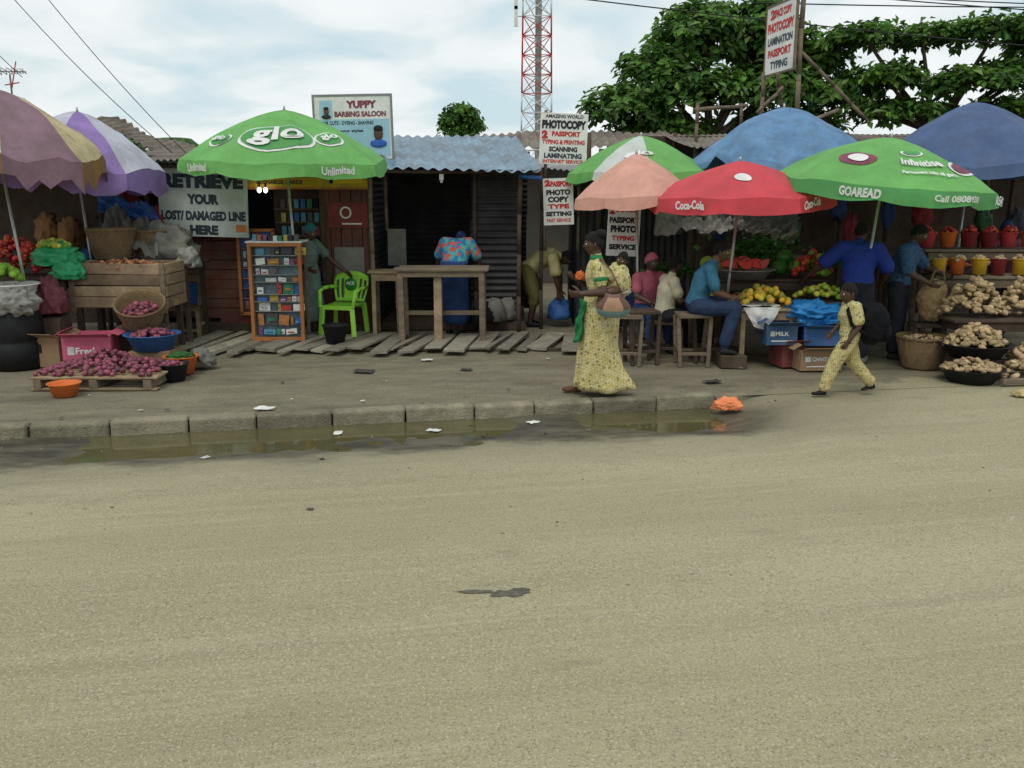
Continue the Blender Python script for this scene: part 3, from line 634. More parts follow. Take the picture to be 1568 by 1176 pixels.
umbrella('market_umbrella',4.38,10.95,2.18,2.7,1.24,[green],(4.22,11.1,0),tilt=(4,5),val=.14,vm=[green2],rot0=22.5,decals=[('text',-82,.62,.5,.16,W,'Infinitiser',.03),('text',-82,.8,.66,.07,W,'Permanent kills all germs'),('disc',-84,.42,.26,.14,W),('disc',-84,.42,.2,.1,green2),
 ('disc',-136,.62,.44,.28,maroon),('disc',-136,.62,.24,.16,W),('disc',-28,.65,.5,.3,W),('disc',-28,.65,.36,.22,maroon),('vtext',-122,1,.46,.1,W,'GOAREAD',.04),('vtext',-72,1,.56,.07,W,'Call 08089200'),('vtext',-26,1,.3,.1,W,'READ',.04)])
umbrella('market_umbrella',1.85,13.4,2.33,2.86,1.04,[green,whitec,green,green],(1.85,13.5,0),val=.11,rot0=0,decals=[('text',-100,.65,.4,.18,W,'glo',.05)])
umbrella('market_umbrella',3.9,13.5,2.48,3.26,1.36,[bluec],(3.9,13.6,0),val=.07,rot0=12,pw=1.6,nz=.12,ragged=.8)
umbrella('market_umbrella',6.15,12.5,2.4,3.24,1.32,[bluec2],(6.1,12.6,0),val=.12,rot0=15,pw=1.5,nz=.05)
umbrella('market_umbrella',-6.05,11.0,2.58,3.25,1.16,[beige,mauve,beige],(-5.88,11.1,0),tilt=(2,6),val=.26,vm=[ochre,mauve],rot0=-15,ragged=1.2,nz=.12)
umbrella('market_umbrella',-5.8,12.4,2.42,3.12,1.12,[lilac,lilac,purple,lilac],(-5.7,12.5,0),tilt=(0,6),val=.24,vm=[purple],rot0=10,ragged=.7,nz=.08)
# ------------------------------------------------------------------ shops
def sign(name,cx,cy,z0,z1,w,lines,bg=white,yaw=0,roll=0,edge=None,posts=None):
    mb=MB(); fr=frame(yaw,roll); h=z1-z0; c=A([cx,cy,(z0+z1)/2]); out=fr[2]
    V=A([(x_,y_,z_) for x_ in(-w/2,w/2) for y_ in(-h/2,h/2) for z_ in(-.012,.012)]); mb.add(V@fr+c,[(0,1,3,2),(4,6,7,5),(0,4,5,1),(2,3,7,6),(0,2,6,4),(1,5,7,3)],bg,False)
    if edge:
        for (a,b,sx,sy) in((0,h/2+.015,w+.06,.03),(0,-h/2-.015,w+.06,.03),(w/2+.015,0,.03,h),(-w/2-.015,0,.03,h)):
            V2=A([(a+x_*sx,b+y_*sy,z_) for x_ in(-.5,.5) for y_ in(-.5,.5) for z_ in(-.02,.02)]); mb.add(V2@fr+c,[(0,1,3,2),(4,6,7,5),(0,4,5,1),(2,3,7,6),(0,2,6,4),(1,5,7,3)],edge,False)
    for L in lines:
        t,xf,yf,wf,hf,m=L[:6]
        p=c+fr[0]*((xf-.5)*w)+fr[1]*((.5-yf)*h)+out*.016
        if t=='#':
            V2=A([(x_*wf*w,y_*hf*h,-.002) for x_,y_ in((-.5,-.5),(.5,-.5),(.5,.5),(-.5,.5))]); mb.add(V2@fr+p,[(0,1,2,3)],m,False)
        else: mb.text(t,p,wf*w,hf*h,m,fr,L[6] if len(L)>6 else .03)
    for (a,b,r) in (posts or []): mb.pole(a,b,r,wood)
    return mb.build(name)
sky_b=mat('pale_blue_print',(.3,.5,.6),.6,.1); orp=mat('orange_print',(.6,.2,.05),.6,.2); bluep=mat('blue_print',(.03,.1,.4),.6,.2)
sign('retrieve_your_line_sign',-4.45,13.3,1.44,2.5,1.28,[('EMINENT TELECOMMUNICATION',.5,.06,.95,.07,darkink),('RETRIEVE',.5,.26,.92,.19,darkink,.07),('YOUR',.5,.5,.36,.14,darkink,.07),('LOST/ DAMAGED LINE',.5,.72,.95,.13,darkink,.06),('HERE',.5,.91,.32,.13,darkink,.07),('#',.1,.9,.14,.1,orp),('#',.92,.88,.12,.1,orp)],mat('sign_pale_paint',(.52,.57,.54),.6,.12,3,.05,dirt=.25),roll=1.5)
sign('barber_shop_billboard',-2.35,13.9,2.55,3.45,1.12,[('YUPPY',.62,.13,.4,.12,maroon,.06),('BARBING SALOON',.6,.28,.68,.09,maroon,.05),('#',.15,.2,.17,.28,sky_b),('#',.5,.66,.96,.6,sky_b),('HAIR CUTS - DYEING - SHAVING',.42,.42,.7,.06,blacki),('For all your styles',.38,.55,.5,.06,blacki)],white,0,-1,mat('grey_frame',(.2,.2,.2),.5),[((-2.8,13.93,1.5),(-2.8,13.93,3.4),.03),((-1.9,13.93,1.5),(-1.9,13.93,3.4),.03)])
mb=MB()
for (x_,z_,s,m1) in((-2.74,3.2,.055,skinB),(-1.98,2.86,.1,skinA)):
    mb.ball((x_,13.872,z_+s*.6),(s*.7,.006,s),m1,2); mb.ball((x_,13.87,z_+s*1.3),(s*.72,.007,s*.5),black,2); mb.ball((x_,13.873,z_-s*.8),(s*1.3,.005,s*.6),blacki if s<.08 else bluep,2)
mb.build('barber_portrait_poster')
sign('photocopy_sign',.76,13.8,2.47,3.2,.7,[('AMAZING WORLD',.5,.06,.8,.07,darkink),('PHOTOCOPY',.5,.22,.93,.17,blacki,.07),('2',.1,.42,.13,.16,redi,.08),('PASSPORT',.55,.4,.6,.1,redi,.05),('TYPING & PRINTING',.5,.56,.9,.09,redi,.04),('SCANNING',.5,.7,.6,.1,blacki,.05),('LAMINATING',.5,.83,.8,.1,darkink,.05),('INTERNET SERVICE',.5,.94,.85,.07,redi)],white,2,2,None,[((.5,13.85,1.2),(.5,13.85,3.25),.025),((1.0,13.85,1.2),(1.0,13.85,3.25),.025)])
sign('passport_photo_sign',.68,13.5,1.6,2.27,.44,[('2',.15,.1,.2,.14,redi,.08),('PASSPORT',.6,.12,.7,.12,redi,.06),('PHOTO',.5,.3,.8,.12,blacki,.06),('COPY',.5,.45,.7,.12,blacki,.06),('TYPE',.5,.6,.7,.1,redi,.05),('SETTING',.5,.76,.85,.1,blacki,.06),('FAST SERVICE',.5,.9,.8,.08,redi)],white,-3,-2)
sign('passport_photo_sign',1.58,13.0,1.18,1.9,.46,[('2',.12,.12,.18,.14,redi,.08),('INSTANT',.6,.1,.7,.1,redi,.06),('PASSPORT',.5,.3,.9,.12,blacki,.06),('PHOTO',.5,.47,.8,.14,blacki,.07),('TYPING',.5,.65,.7,.1,redi,.05),('SERVICE',.5,.82,.85,.11,blacki,.06)],white,0,2)
sign('pole_sign',4.27,15.2,3.95,4.98,1.0,[('2',.2,.12,.15,.15,redi,.07),('SPACE COPY',.55,.12,.6,.12,redi,.05),('PHOTOCOPY',.5,.32,.9,.15,redi,.06),('LAMINATION',.5,.52,.85,.12,darkink,.04),('PASSPORT',.5,.7,.8,.12,redi,.05),('TYPING',.5,.88,.6,.12,darkink,.04)],white,-80,0,wood,[((4.46,14.75,2.5),(4.46,14.75,5.2),.04),((4.16,15.7,2.5),(4.16,15.7,4.0),.035),((4.48,14.8,4.2),(5.75,15.2,3.2),.03)])
# telecom shack
E=empty('telecom_shack')
mb=MB()
for i in range(9): mb.box((-4.65,13.62,.28+i*.145),(1.3,.03,.138),redbrown,(0,random.uniform(-.5,.5),0),.003)
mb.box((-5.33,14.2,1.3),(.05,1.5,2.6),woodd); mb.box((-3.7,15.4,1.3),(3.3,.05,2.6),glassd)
for i in range(5): mb.box((-2.77+i*.158,13.6,1.15),(.15,.03,2.2),redbrown,jit=.003)
mb.box((-2.42,13.57,.82),(.44,.03,.9),mat('grey_panel',(.24,.23,.21),.7,.2,3,.1,dirt=.4)); mb.box((-2.1,13.6,1.25),(.06,.08,2.5),woodd)
mb.box((-3.7,14.4,.07),(3.3,2.0,.14),woodd); mb.box((-2.8,13.6,1.2),(.07,.07,2.4),woodd); mb.box((-3.6,13.58,.2),(1.6,.04,.28),redbrown)
mb.build('walls',E,bevel=.004)
mb=MB(); corr(mb,(-5.75,13.0,2.5),(3.85,0,.02),(0,2.9,.3),rust)
for x_ in np.arange(-5.6,-2,.9): mb.pole((x_,13.15,2.46),(x_,15.7,2.7),.025,woodd)
mb.pole((-5.7,13.2,2.44),(-1.95,13.2,2.45),.03,woodd); mb.pole((-5.3,13.4,0),(-5.3,13.4,2.45),.035,woodd); mb.build('roof',E)
mb=MB()
mb.box((-3.8,13.6,.9),(.5,.03,1.2),bluet)
cards=[mat('card_%d'%i,c,.5,.3,9,0) for i,c in enumerate([(.4,.05,.04),(.03,.12,.36),(.5,.4,.08),(.5,.5,.48),(.04,.22,.12),(.4,.17,.06),(.04,.04,.05),(.2,.08,.2),(.1,.28,.4),(.1,.1,.1)])]
for r in range(8):
    mb.box((-3.8,13.575,.36+r*.148),(.46,.05,.012),orangepn)
    for c in range(6):
        if random.random()<.85: mb.box((-3.98+c*.072,13.57,.425+r*.148),(random.uniform(.035,.06),.012,random.uniform(.07,.11)),random.choice(cards),(random.uniform(-6,0),random.uniform(-5,5),0))
for x_ in(-4.06,-3.54): mb.box((x_,13.56,.9),(.045,.07,1.25),orangepn)
for z_ in(.28,1.52): mb.box((-3.8,13.56,z_),(.56,.07,.045),orangepn)
mb.build('wall_display_shelf',E,bevel=.003)
mb=MB()
for sx in np.arange(-3.45,-2.9,.1):
    for z_ in np.arange(.9,2.0,.2):
        mb.box((sx,13.9,z_),(.07,.03,.13),random.choice(cards+[black,black]))
mb.box((-3.2,13.95,1.4),(.8,.03,1.4),woodd)
for z_ in np.arange(.82,2.0,.2): mb.box((-3.2,13.9,z_),(.75,.12,.015),wood)
mb.build('goods_shelf',E)
sign('yellow_shop_board',-3.03,13.38,2.14,2.5,1.9,[('MTN',.55,.35,.14,.35,darkink,.05),('everywhere you go',.3,.5,.25,.2,redi),('#',.84,.5,.25,.7,mat('bright_yellow',(.7,.5,.03),.6,.1)),('#',.72,.5,.03,.7,bluep),('RECHARGE CARDS',.33,.8,.35,.16,blacki)],mtn,edge=orangepn)
sign('phone_shop_poster',-2.42,13.56,1.56,1.92,.58,[('O',.45,.4,.3,.5,white,.0),('#',.6,.85,.5,.06,white)],mat('dark_red_poster',(.18,.03,.03),.6))
bm_=mat('lit_bulb',(.9,.9,.85),.3,.02); bn=bm_.node_tree.nodes['Principled BSDF']; bn.inputs['Emission Color'].default_value=(1,.97,.9,1); bn.inputs['Emission Strength'].default_value=6
mb=MB()
for x_ in(-3.62,-3.53): mb.ball((x_,13.25,2.1),(.03,.03,.04),bm_,2); mb.cyl((x_,13.25,2.14),(x_,13.25,2.2),.015,.015,black,8); mb.cyl((x_,13.25,2.2),(x_,13.3,2.46),.004,.004,black,5)
mb.build('light_bulbs')
# freestanding display case
mb=MB(); X0,X1,Y0,Y1=-3.56,-2.88,12.35,12.7
for x_ in(X0,X1):
    for y_ in(Y0,Y1): mb.box((x_,y_,.7),(.045,.045,1.4),orangepn if y_==Y0 else wood)
for z_ in(.09,1.38): mb.box(((X0+X1)/2,Y0,z_),(X1-X0+.05,.05,.05),orangepn)
mb.box(((X0+X1)/2,(Y0+Y1)/2,1.415),(X1-X0+.08,Y1-Y0+.08,.025),white)
mb.box(((X0+X1)/2,Y0+.12,.72),(X1-X0-.05,.02,1.26),mat('board_backing',(.14,.19,.22),.7,.5,6)); mb.box((X0+.01,(Y0+Y1)/2,.75),(.015,.3,1.25),woodl)
z_=.14
while z_<1.25:
    rh=random.choice([.1,.13,.17,.2]); 
    if z_>.4: mb.box(((X0+X1)/2,Y0+.06,z_),(X1-X0-.06,.1,.008),steel)
    x_=X0+.06
    while x_<X1-.07:
        w=random.uniform(.05,.19) 
        if random.random()<.85:
            hh=rh*random.uniform(.5,.88); m_=random.choice(cards+[white,white]); mb.box((x_+w/2,Y0+.06+random.uniform(-.03,.02),z_+hh/2+.006),(w*.85,.015,hh),m_,(random.uniform(-12,0),random.uniform(-8,8),0))
            mb.box((x_+w/2,Y0+.035,z_+hh*.5),(w*.5,.004,hh*.25),random.choice(cards))
        x_+=w
    z_+=rh
for i in range(9): mb.box((X0+.08+i*.07,Y0+.05,1.46),(.055,.12,random.uniform(.06,.12)),random.choice([white,white]+cards),(0,0,random.uniform(-8,8)))
mb.build('recharge_card_display_case',bevel=.002)
# barber shack with blue roof
E=empty('iron_sheet_shack'); mb=MB()
corr(mb,(-2.05,13.62,.05),(0,0,2.4),(0,2.4,0),darkiron,.09,.012)
corr(mb,(-2.05,16,.05),(0,0,2.7),(2.3,0,0),darkiron,.09,.012)
corr(mb,(-.62,13.75,.05),(0,0,2.4),(.72,0,0),darkiron,.1,.02,4); corr(mb,(.12,13.7,.05),(0,0,2.4),(0,2.3,0),darkiron,.1,.015)
mb.build('walls',E)
mb=MB(); corr(mb,(-2.0,13.05,2.4),(2.42,0,-.03),(-.35,3.1,.62),blueroof,.17,.02,6,.02); mb.build('roof',E)
mb=MB(); mb.pole((-2.02,13.2,0),(-2.02,13.2,2.4),.035,wood); mb.pole((.1,13.2,0),(.12,13.2,2.36),.035,woodd); mb.pole((-2.05,13.15,2.37),(.4,13.15,2.34),.03,woodd); mb.pole((.1,13.15,2.3),(.42,13.1,2.38),.02,woodd); mb.cyl((.1,13.15,2.3),(.42,13.1,2.26),.03,.03,bluet,8)
mb.pole((-.55,13.7,0),(-.55,13.7,2.4),.03,woodd); mb.box((-.9,14.7,.07),(2.2,2.0,.12),woodd); mb.build('posts',E)
mb=MB(); mb.box((-1.75,13.9,1.25),(.28,.02,.55),greyt); mb.box((-1.0,13.15,2.28),(.06,.05,.08),white); mb.cyl((-1.0,13.15,2.2),(-1.0,13.15,2.26),.02,.02,white); mb.build('poster',E)
# boardwalk
mb=MB(); x_=-4.4
while x_<.75:
    w=random.uniform(.12,.32); y0=11.5+random.uniform(-.15,.2)+(x_+4.4)*.03; y1=13.1+random.uniform(-.2,.15)
    mb.box((x_+w/2,(y0+y1)/2,.055+random.uniform(-.012,.018)),(w-random.uniform(.01,.06),y1-y0,.035),woodg,(random.uniform(-1,1),random.uniform(-2,2),random.uniform(-16,-2)),.01); x_+=w+random.uniform(0,.04)
mb.box((-1.8,11.9,.02),(5,.08,.04),woodd); mb.box((-1.8,12.8,.02),(5,.08,.04),woodd); mb.build('boardwalk',bevel=.004)
def table(name,x0,x1,y0,y1,h,m,top=.05,leg=.06,ap=.1,z0=0):
    mb=MB(); nb=max(2,int((y1-y0)/.16))
    for i in range(nb): mb.box(((x0+x1)/2+random.uniform(-.01,.01),y0+(i+.5)*(y1-y0)/nb,h-top/2),(x1-x0+random.uniform(0,.04),(y1-y0)/nb-.008,top*.7),m,jit=.003)
    for a in(x0+.08,x1-.08):
        for b in(y0+.06,y1-.06): mb.box((a,b,(h-top+z0)/2),(leg,leg,h-top-z0),m,(0,random.uniform(-1,1),0),.003)
    for b in(y0+.04,y1-.04): mb.box(((x0+x1)/2,b,h-top-ap/2),(x1-x0-.1,.025,ap),m,jit=.002)
    for a in(x0+.07,x1-.07): mb.box((a,(y0+y1)/2,h-top-ap/2-.002),(.025,y1-y0-.14,ap),m)
    return mb.build(name,bevel=.004)
table('wooden_table',-1.6,-.33,12.3,12.95,1.06,wood,leg=.075,ap=.07)
mb=MB(); mb.box((-1.02,12.42,.5),(.11,.1,.98),woodl,jit=.004); mb.box((-1.0,12.6,.42),(1.1,.05,.06),wood); mb.build('wooden_prop',bevel=.005)
table('wooden_table',-2.06,-1.55,12.9,13.35,.98,woodl,ap=.1)
# plastic chair
mb=MB()
def sheetg(f,nu,nv,skip,m):
    V=[f(i/nu,j/nv) for j in range(nv+1) for i in range(nu+1)]; F=[(j*(nu+1)+i,j*(nu+1)+i+1,(j+1)*(nu+1)+i+1,(j+1)*(nu+1)+i) for j in range(nv) for i in range(nu) if not skip(i,j)]; mb.add(V,F,m)
sheetg(lambda u,v:((u-.5)*.46,(v-.5)*.44,.42-.03*math.sin(math.pi*u)*math.sin(math.pi*v)),10,10,lambda i,j:False,limep)
sheetg(lambda u,v:((u-.5)*(.44+.1*math.sin(v*2.2)),.22+.1*v+.03*(1-4*(u-.5)**2),.44+v*.43-(.07*(2*u-1)**2*v)),15,9,lambda i,j:(i in(1,3,11,13)) and 1<=j<=6,limep)
for s in(-1,1):
    pts=[(s*.23,.3,.64),(s*.28,.15,.655),(s*.29,-.05,.65),(s*.27,-.2,.62),(s*.25,-.24,.42)]
    for a,b in zip(pts[:-1],pts[1:]): mb.cyl(a,b,.024,.024,limep,8); mb.ball(b,(.024,.024,.024),limep,2)
    mb.box((s*.24,-.23,.21),(.06,.035,.43),limep,(-4,s*-3,s*20)); mb.box((s*.235,.23,.21),(.055,.035,.43),limep,(5,s*-3,-s*20))
mb.box((0,-.225,.395),(.42,.02,.05),limep); mb.box((0,.225,.395),(.42,.02,.05),limep)
mb.ball((.0,.27,.68),(.09,.012,.09),mat('green_print',(.02,.2,.03),.5),2); mb.text('ACE',(.0,.255,.7),.13,.05,white,FR,.05)
mb.V=[V@Rm(0,0,-14).T+A([-2.42,12.95,.075]) for V in mb.V]; mb.build('plastic_chair',solid=.008)
def basin(name,x,y,z,r,h,m,rot=(0,0,0),taper=.72):
    mb=MB(); mb.lathe([(0,0),(r*taper,0),(r*.97,h*.93),(r*1.07,h),(r*1.07,h*.94),(r*1.02,h*.95),(r*.93,h*.94),(r*.68,.02),(0,.02)],(x,y,z),m,28,rot)
    return mb.build(name)
def mound(name,x,y,z,rx,ry,h,n,r,m,el=0,sub=2,box=False,rot=(0,0,0),noi=.03,mb=None):
    own=mb is None; mb=mb or MB()
    ms=m if isinstance(m,list) else [m]
    for i in range(n):
        if box: a,b=random.uniform(-1,1),random.uniform(-1,1); k=max(abs(a),abs(b))
        else:
            q=math.sqrt(random.random()); t=random.uniform(0,6.283); a,b=q*math.cos(t),q*math.sin(t); k=q
        zz=h*(1-k**2)*random.uniform(.65,1.0)+r*.6; s=r*random.uniform(.75,1.2)
        c=A([a*rx,b*ry,zz])@Rm(*rot).T+A([x,y,z])
        mb.ball(c,(s*(1+el*random.random()),s,s*(.92 if not el else .75)),random.choice(ms),sub,(random.uniform(-40,40),random.uniform(-40,40),random.uniform(0,360)),noi)
        if el and random.random()<.6:
            d=A([random.uniform(-1,1),random.uniform(-1,1),random.uniform(-.2,.6)])*s; mb.ball(c+d,(s*.6,s*.5,s*.5),random.choice(ms),1,(0,0,random.uniform(0,360)),.1)
    if own: mb.build(name)
def basket(name,x,y,z,r,h,rot=(0,0,0),taper=.7):
    mb=MB(); prof=[(0,0)]
    for i in range(13): t=i/12; prof.append((r*(taper+(1-taper)*t**.8)+(.006 if i%2 else -.004),h*t))
    prof+=[(r*1.05,h+.01),(r*1.03,h+.035),(r*.95,h+.02),(r*.9,h*.8),(r*taper*.95,.03),(0,.03)]
    mb.lathe(prof,(x,y,z),basketm,36,rot,noi=.004)
    for i in range(18):
        a=i/18*6.283; p=A([r*taper*math.cos(a),r*taper*math.sin(a),.01])@Rm(*rot).T+A([x,y,z]); q=A([r*1.02*math.cos(a+.15),r*1.02*math.sin(a+.15),h])@Rm(*rot).T+A([x,y,z]); mb.cyl(p,q,.007,.007,basketm,5)
    return mb.build(name)
# ------------------------------------------------------------------ left stall goods
mb=MB()
for i in range(7): mb.box((-4.48,9.5+i*.13,.135),(1.36,.09,.022),woodl,(0,0,random.uniform(-1,1)),.004)
for x_ in(-5.08,-4.48,-3.9): mb.box((x_,9.88,.065),(.09,.86,.1),wood,jit=.004)
for y_ in(9.5,10.28): mb.box((-4.48,y_,.012),(1.36,.09,.022),woodl)
mb.build('wooden_pallet',bevel=.003)
mb=MB(); mound('',-4.5,9.87,.15,.64,.38,.08,210,.03,onion,box=True,mb=mb); mound('',-4.62,10.15,.16,.35,.2,.15,70,.03,onion,mb=mb); mound('',-4.1,9.85,.16,.2,.2,.1,40,.03,onion,mb=mb); mb.build('onion_pile')
basin('orange_basin',-4.67,9.22,0,.16,.14,orangep)
basin('black_bucket',-3.82,10.0,0,.17,.2,black); mound('onion_heap',-3.82,10.0,.14,.13,.13,.07,24,.032,onion)
basin('orange_bowl',-3.85,10.35,.02,.19,.2,orangep)
mb=MB(); lump(mb,(-3.85,10.35,.21),(.15,.14,.05),mat('herb_green',(.03,.1,.02),.8,.4,30,.6),.3,4,3); mb.build('green_herbs')
mb=MB(); mb.box((-4.3,10.75,.12),(.5,.45,.22),carton,jit=.008); mb.build('cardboard_box',bevel=.004)
basin('blue_basin',-4.3,10.7,.23,.31,.2,bluet); mound('onion_heap',-4.3,10.7,.37,.25,.25,.1,80,.031,onion)
def carton_box(name,x,y,z,w,d,h,m,label=None,yaw=0):
    mb=MB(); t=.006; R=Rm(0,0,yaw)
    for (c,s) in(((0,-d/2,h/2),(w,t,h)),((0,d/2,h/2),(w,t,h)),((-w/2,0,h/2),(t,d-.014,h)),((w/2,0,h/2),(t,d-.014,h)),((0,0,.006),(w-.02,d-.02,.01))): mb.box(c,s,m,jit=.003)
    mb.box((0,-d/2-.06,h+.01),(w-.01,.13,.005),m,(-25,0,0)); mb.box((-w/2-.04,0,h+.03),(.12,d-.02,.005),m,(0,-30,0)); mb.box((w/2+.04,0,h+.02),(.12,d-.02,.005),m,(0,20,0)); mb.box((0,0,h*.8),(w-.03,d-.03,.01),m)
    if label: mb.text(label,(0,-d/2-.008,h*.55),w*.45,h*.2,white,FR,.03); mb.box((0,-d/2-.006,h*.2),(w*.7,.003,h*.05),white); mb.box((-w*.32,-d/2-.006,h*.55),(w*.14,.003,h*.25),cards[3])
    mb.V=[V@R.T+A([x,y,z]) for V in mb.V]; return mb.build(name)
carton_box('pink_carton',-5.05,10.75,.02,.56,.4,.4,pinkb,'Fresh',5); carton_box('cardboard_box',-5.62,10.85,.02,.5,.38,.38,carton,None,-8)
mb=MB(); mb.box((-5.66,10.655,.25),(.08,.008,.1),black,(0,0,-8)); mb.build('box_handle_slot')
mb=MB()
for i in range(4): mb.box((-4.92,11.3,.72+i*.14),(1.22,.025,.13),woodl,(0,random.uniform(-1,1),0),.004); mb.box((-4.92,11.95,.72+i*.14),(1.22,.025,.13),woodl,jit=.004)
for i in range(4):
    for x_ in(-5.52,-4.32): mb.box((x_,11.62,.72+i*.14),(.025,.62,.13),woodl,jit=.004)
for x_ in(-5.49,-4.35): mb.box((x_,11.275,.9),(.06,.03,.62),wood)
mb.box((-4.92,11.62,1.12),(1.18,.62,.02),woodl); mb.box((-4.92,11.62,.66),(1.2,.64,.02),woodl)
for x_ in(-5.45,-4.4):
    for y_ in(11.35,11.9): mb.box((x_,y_,.32),(.07,.07,.64),woodd)
mb.box((-4.92,11.35,.3),(1.1,.04,.07),woodd); mb.build('wooden_crate',bevel=.004)
mound('carrot_pile',-4.92,11.55,1.13,.52,.26,.09,120,.024,mat('carrot',(.4,.17,.08),.6,.2,9,.1,island=.4),el=1.2)
basket('cane_basket',-4.52,11.0,.5,.29,.28,(26,6,0)); mound('onion_heap',-4.5,10.9,.62,.22,.22,.12,60,.034,onion,rot=(22,0,0))
mb=MB(); mb.box((-4.5,11.05,.25),(.6,.35,.46),woodd,jit=.02); mb.build('wooden_box',bevel=.01)
table('market_table',-7.3,-5.5,11.2,12.3,1.05,woodd); table('market_table',-5.4,-4.3,12.1,12.9,1.15,woodd)
basket('cane_basket',-5.3,12.1,1.2,.3,.38); basket('cane_basket',-4.95,12.5,1.18,.26,.36)
mb=MB(); lump(mb,(-4.75,12.55,1.3),(.4,.3,.32),greyt,.35,2,3); lump(mb,(-4.4,12.35,1.15),(.16,.16,.2),palet,.35,2,9); drape(mb,(-5.7,12.95,1.9),(-4.9,12.9,1.7),(-5.5,12.2,1.5),(-4.7,12.1,1.3),greyt,30,20,.16,.05,3,5); mb.build('grey_tarpaulin')
mb=MB(); drape(mb,(-5.9,13.1,2.1),(-5.1,13.05,1.9),(-5.8,12.9,1.8),(-4.95,12.9,1.68),bluet,26,16,.12,.05,4,7); mb.build('blue_tarpaulin')
mb=MB(); lump(mb,(-5.72,11.45,1.25),(.28,.24,.2),greenp,.3,2.4,2); lump(mb,(-5.5,11.25,1.08),(.2,.12,.16),greenp,.3,3,6); mb.build('green_plastic_bag')
mound('green_orange_pile',-5.75,11.45,1.38,.2,.16,.1,34,.04,[orangef,greenf])
mound('tomato_pile',-6.25,11.5,1.1,.42,.3,.42,190,.038,tomato); mound('guava_pile',-6.05,10.75,1.02,.22,.2,.2,40,.055,greenf)
basin('white_enamel_basin',-5.95,10.75,.72,.3,.3,white); mb=MB(); lump(mb,(-5.9,10.6,.82),(.3,.2,.2),palet,.3,3,4,4,False); mb.build('clear_plastic_bag')
mb=MB(); mb.lathe([(0,0),(.3,0),(.31,.3),(.29,.32),(.31,.34),(.3,.66),(.28,.68),(.0,.68)],(-5.95,10.75,.02),black,28); mb.build('oil_drum')
mb=MB(); lump(mb,(-5.6,10.95,.75),(.18,.16,.3),mat('maroon_sack',(.14,.04,.05),.8,.3,8,.3),.3,3,5); mb.box((-5.6,10.98,.42),(.3,.3,.36),woodd,jit=.02); mb.build('sack')
mb=MB(); lump(mb,(-3.72,10.65,.1),(.16,.13,.14),greyt,.3,3,5); mb.build('plastic_sack')
mb=MB()
for x_ in(-4.82,-4.5): mb.box((x_,13.0,.45),(.05,.05,.9),woodl,(0,2,0))
for x_ in(-4.86,-4.42): mb.box((x_,12.65,.22),(.05,.05,.45),woodl,(6,0,0))
mb.box((-4.66,12.8,.46),(.45,.42,.03),woodl); mb.box((-4.66,13.0,.86),(.4,.03,.08),woodl); mb.box((-4.66,12.98,.65),(.3,.02,.3),bluet,(8,0,0)); mb.box((-4.64,12.65,.16),(.42,.03,.04),woodl); mb.box((-4.4,12.82,.25),(.03,.36,.04),woodl)
mb.build('wooden_chair',bevel=.004)
basin('black_bucket',-2.4,12.15,.08,.17,.24,black)
# ------------------------------------------------------------------ right stalls
E=empty('market_stall'); mb=MB()
for x_ in np.arange(1.3,10,1.45): mb.pole((x_,13.9,0),(x_+.03,13.9,2.7),.04,woodd); mb.pole((x_,15.8,0),(x_,15.8,3.05),.04,woodd)
mb.box((6.2,16,1.5),(8.2,.06,3.0),woodd); mb.build('frame',E)
mb=MB(); corr(mb,(2.6,13.5,2.66),(7.4,0,.02),(0,2.9,.4),rust,.1,.016,5,.03); mb.build('roof',E)
mb=MB(); corr(mb,(.35,13.9,2.4),(1.1,0,-.08),(-.1,1.9,.25),greyiron,.09,.014,4,.02); corr(mb,(1.0,14.0,0),(0,1.9,0),(0,0,2.3),darkiron,.1,.014,4,.02);corr(mb,(1.0,14.02,0),(1.7,0,0),(0,0,2.3),darkiron,.1,.014,4,.02); mb.pole((.45,13.9,0),(.45,13.9,2.4),.03,woodd); mb.build('photocopy_kiosk')
mb=MB()
for (a,b) in(((2.95,15,2.2),(2.95,15,3.45)),((3.65,15,2.2),(3.65,15,3.45)),((2.9,15,3.35),(3.75,15,3.42)),((4.2,14.6,3.0),(5.2,15.0,3.35)),((3.9,15,3.3),(4.3,15,3.7)),((4.5,15.6,3.2),(4.2,15,3.9))): mb.pole(a,b,.03,wood)
mb.build('wooden_scaffold')
table('fruit_table',2.7,3.45,10.75,11.25,.72,woodl); mb=MB(); drape(mb,(2.75,10.7,.735),(3.2,10.7,.735),(2.9,10.72,.5),(3.05,10.72,.45),white,12,8,.03,0,4,2); drape(mb,(2.68,10.72,.745),(3.2,10.72,.745),(2.7,11.25,.745),(3.2,11.25,.745),white,12,8,.015,0,4,6); mb.build('white_cloth')
mound('orange_pile',3.05,10.98,.75,.33,.22,.2,85,.04,[orangef,orangef,mat('ripe_orange',(.6,.35,.03),.45,.2,10,.1,island=.3)])
carton_box('printed_carton',3.2,10.72,.3,.36,.25,.25,mat('dark_blue_carton',(.04,.1,.2),.7,.3,dirt=.4),'MILK')
table('fruit_table',2.5,4.0,11.5,12.2,1.0,woodd); table('fruit_table',3.45,4.3,10.95,11.4,.78,woodd)
basin('enamel_tray',2.95,11.6,1.0,.38,.12,steel)
mb=MB()
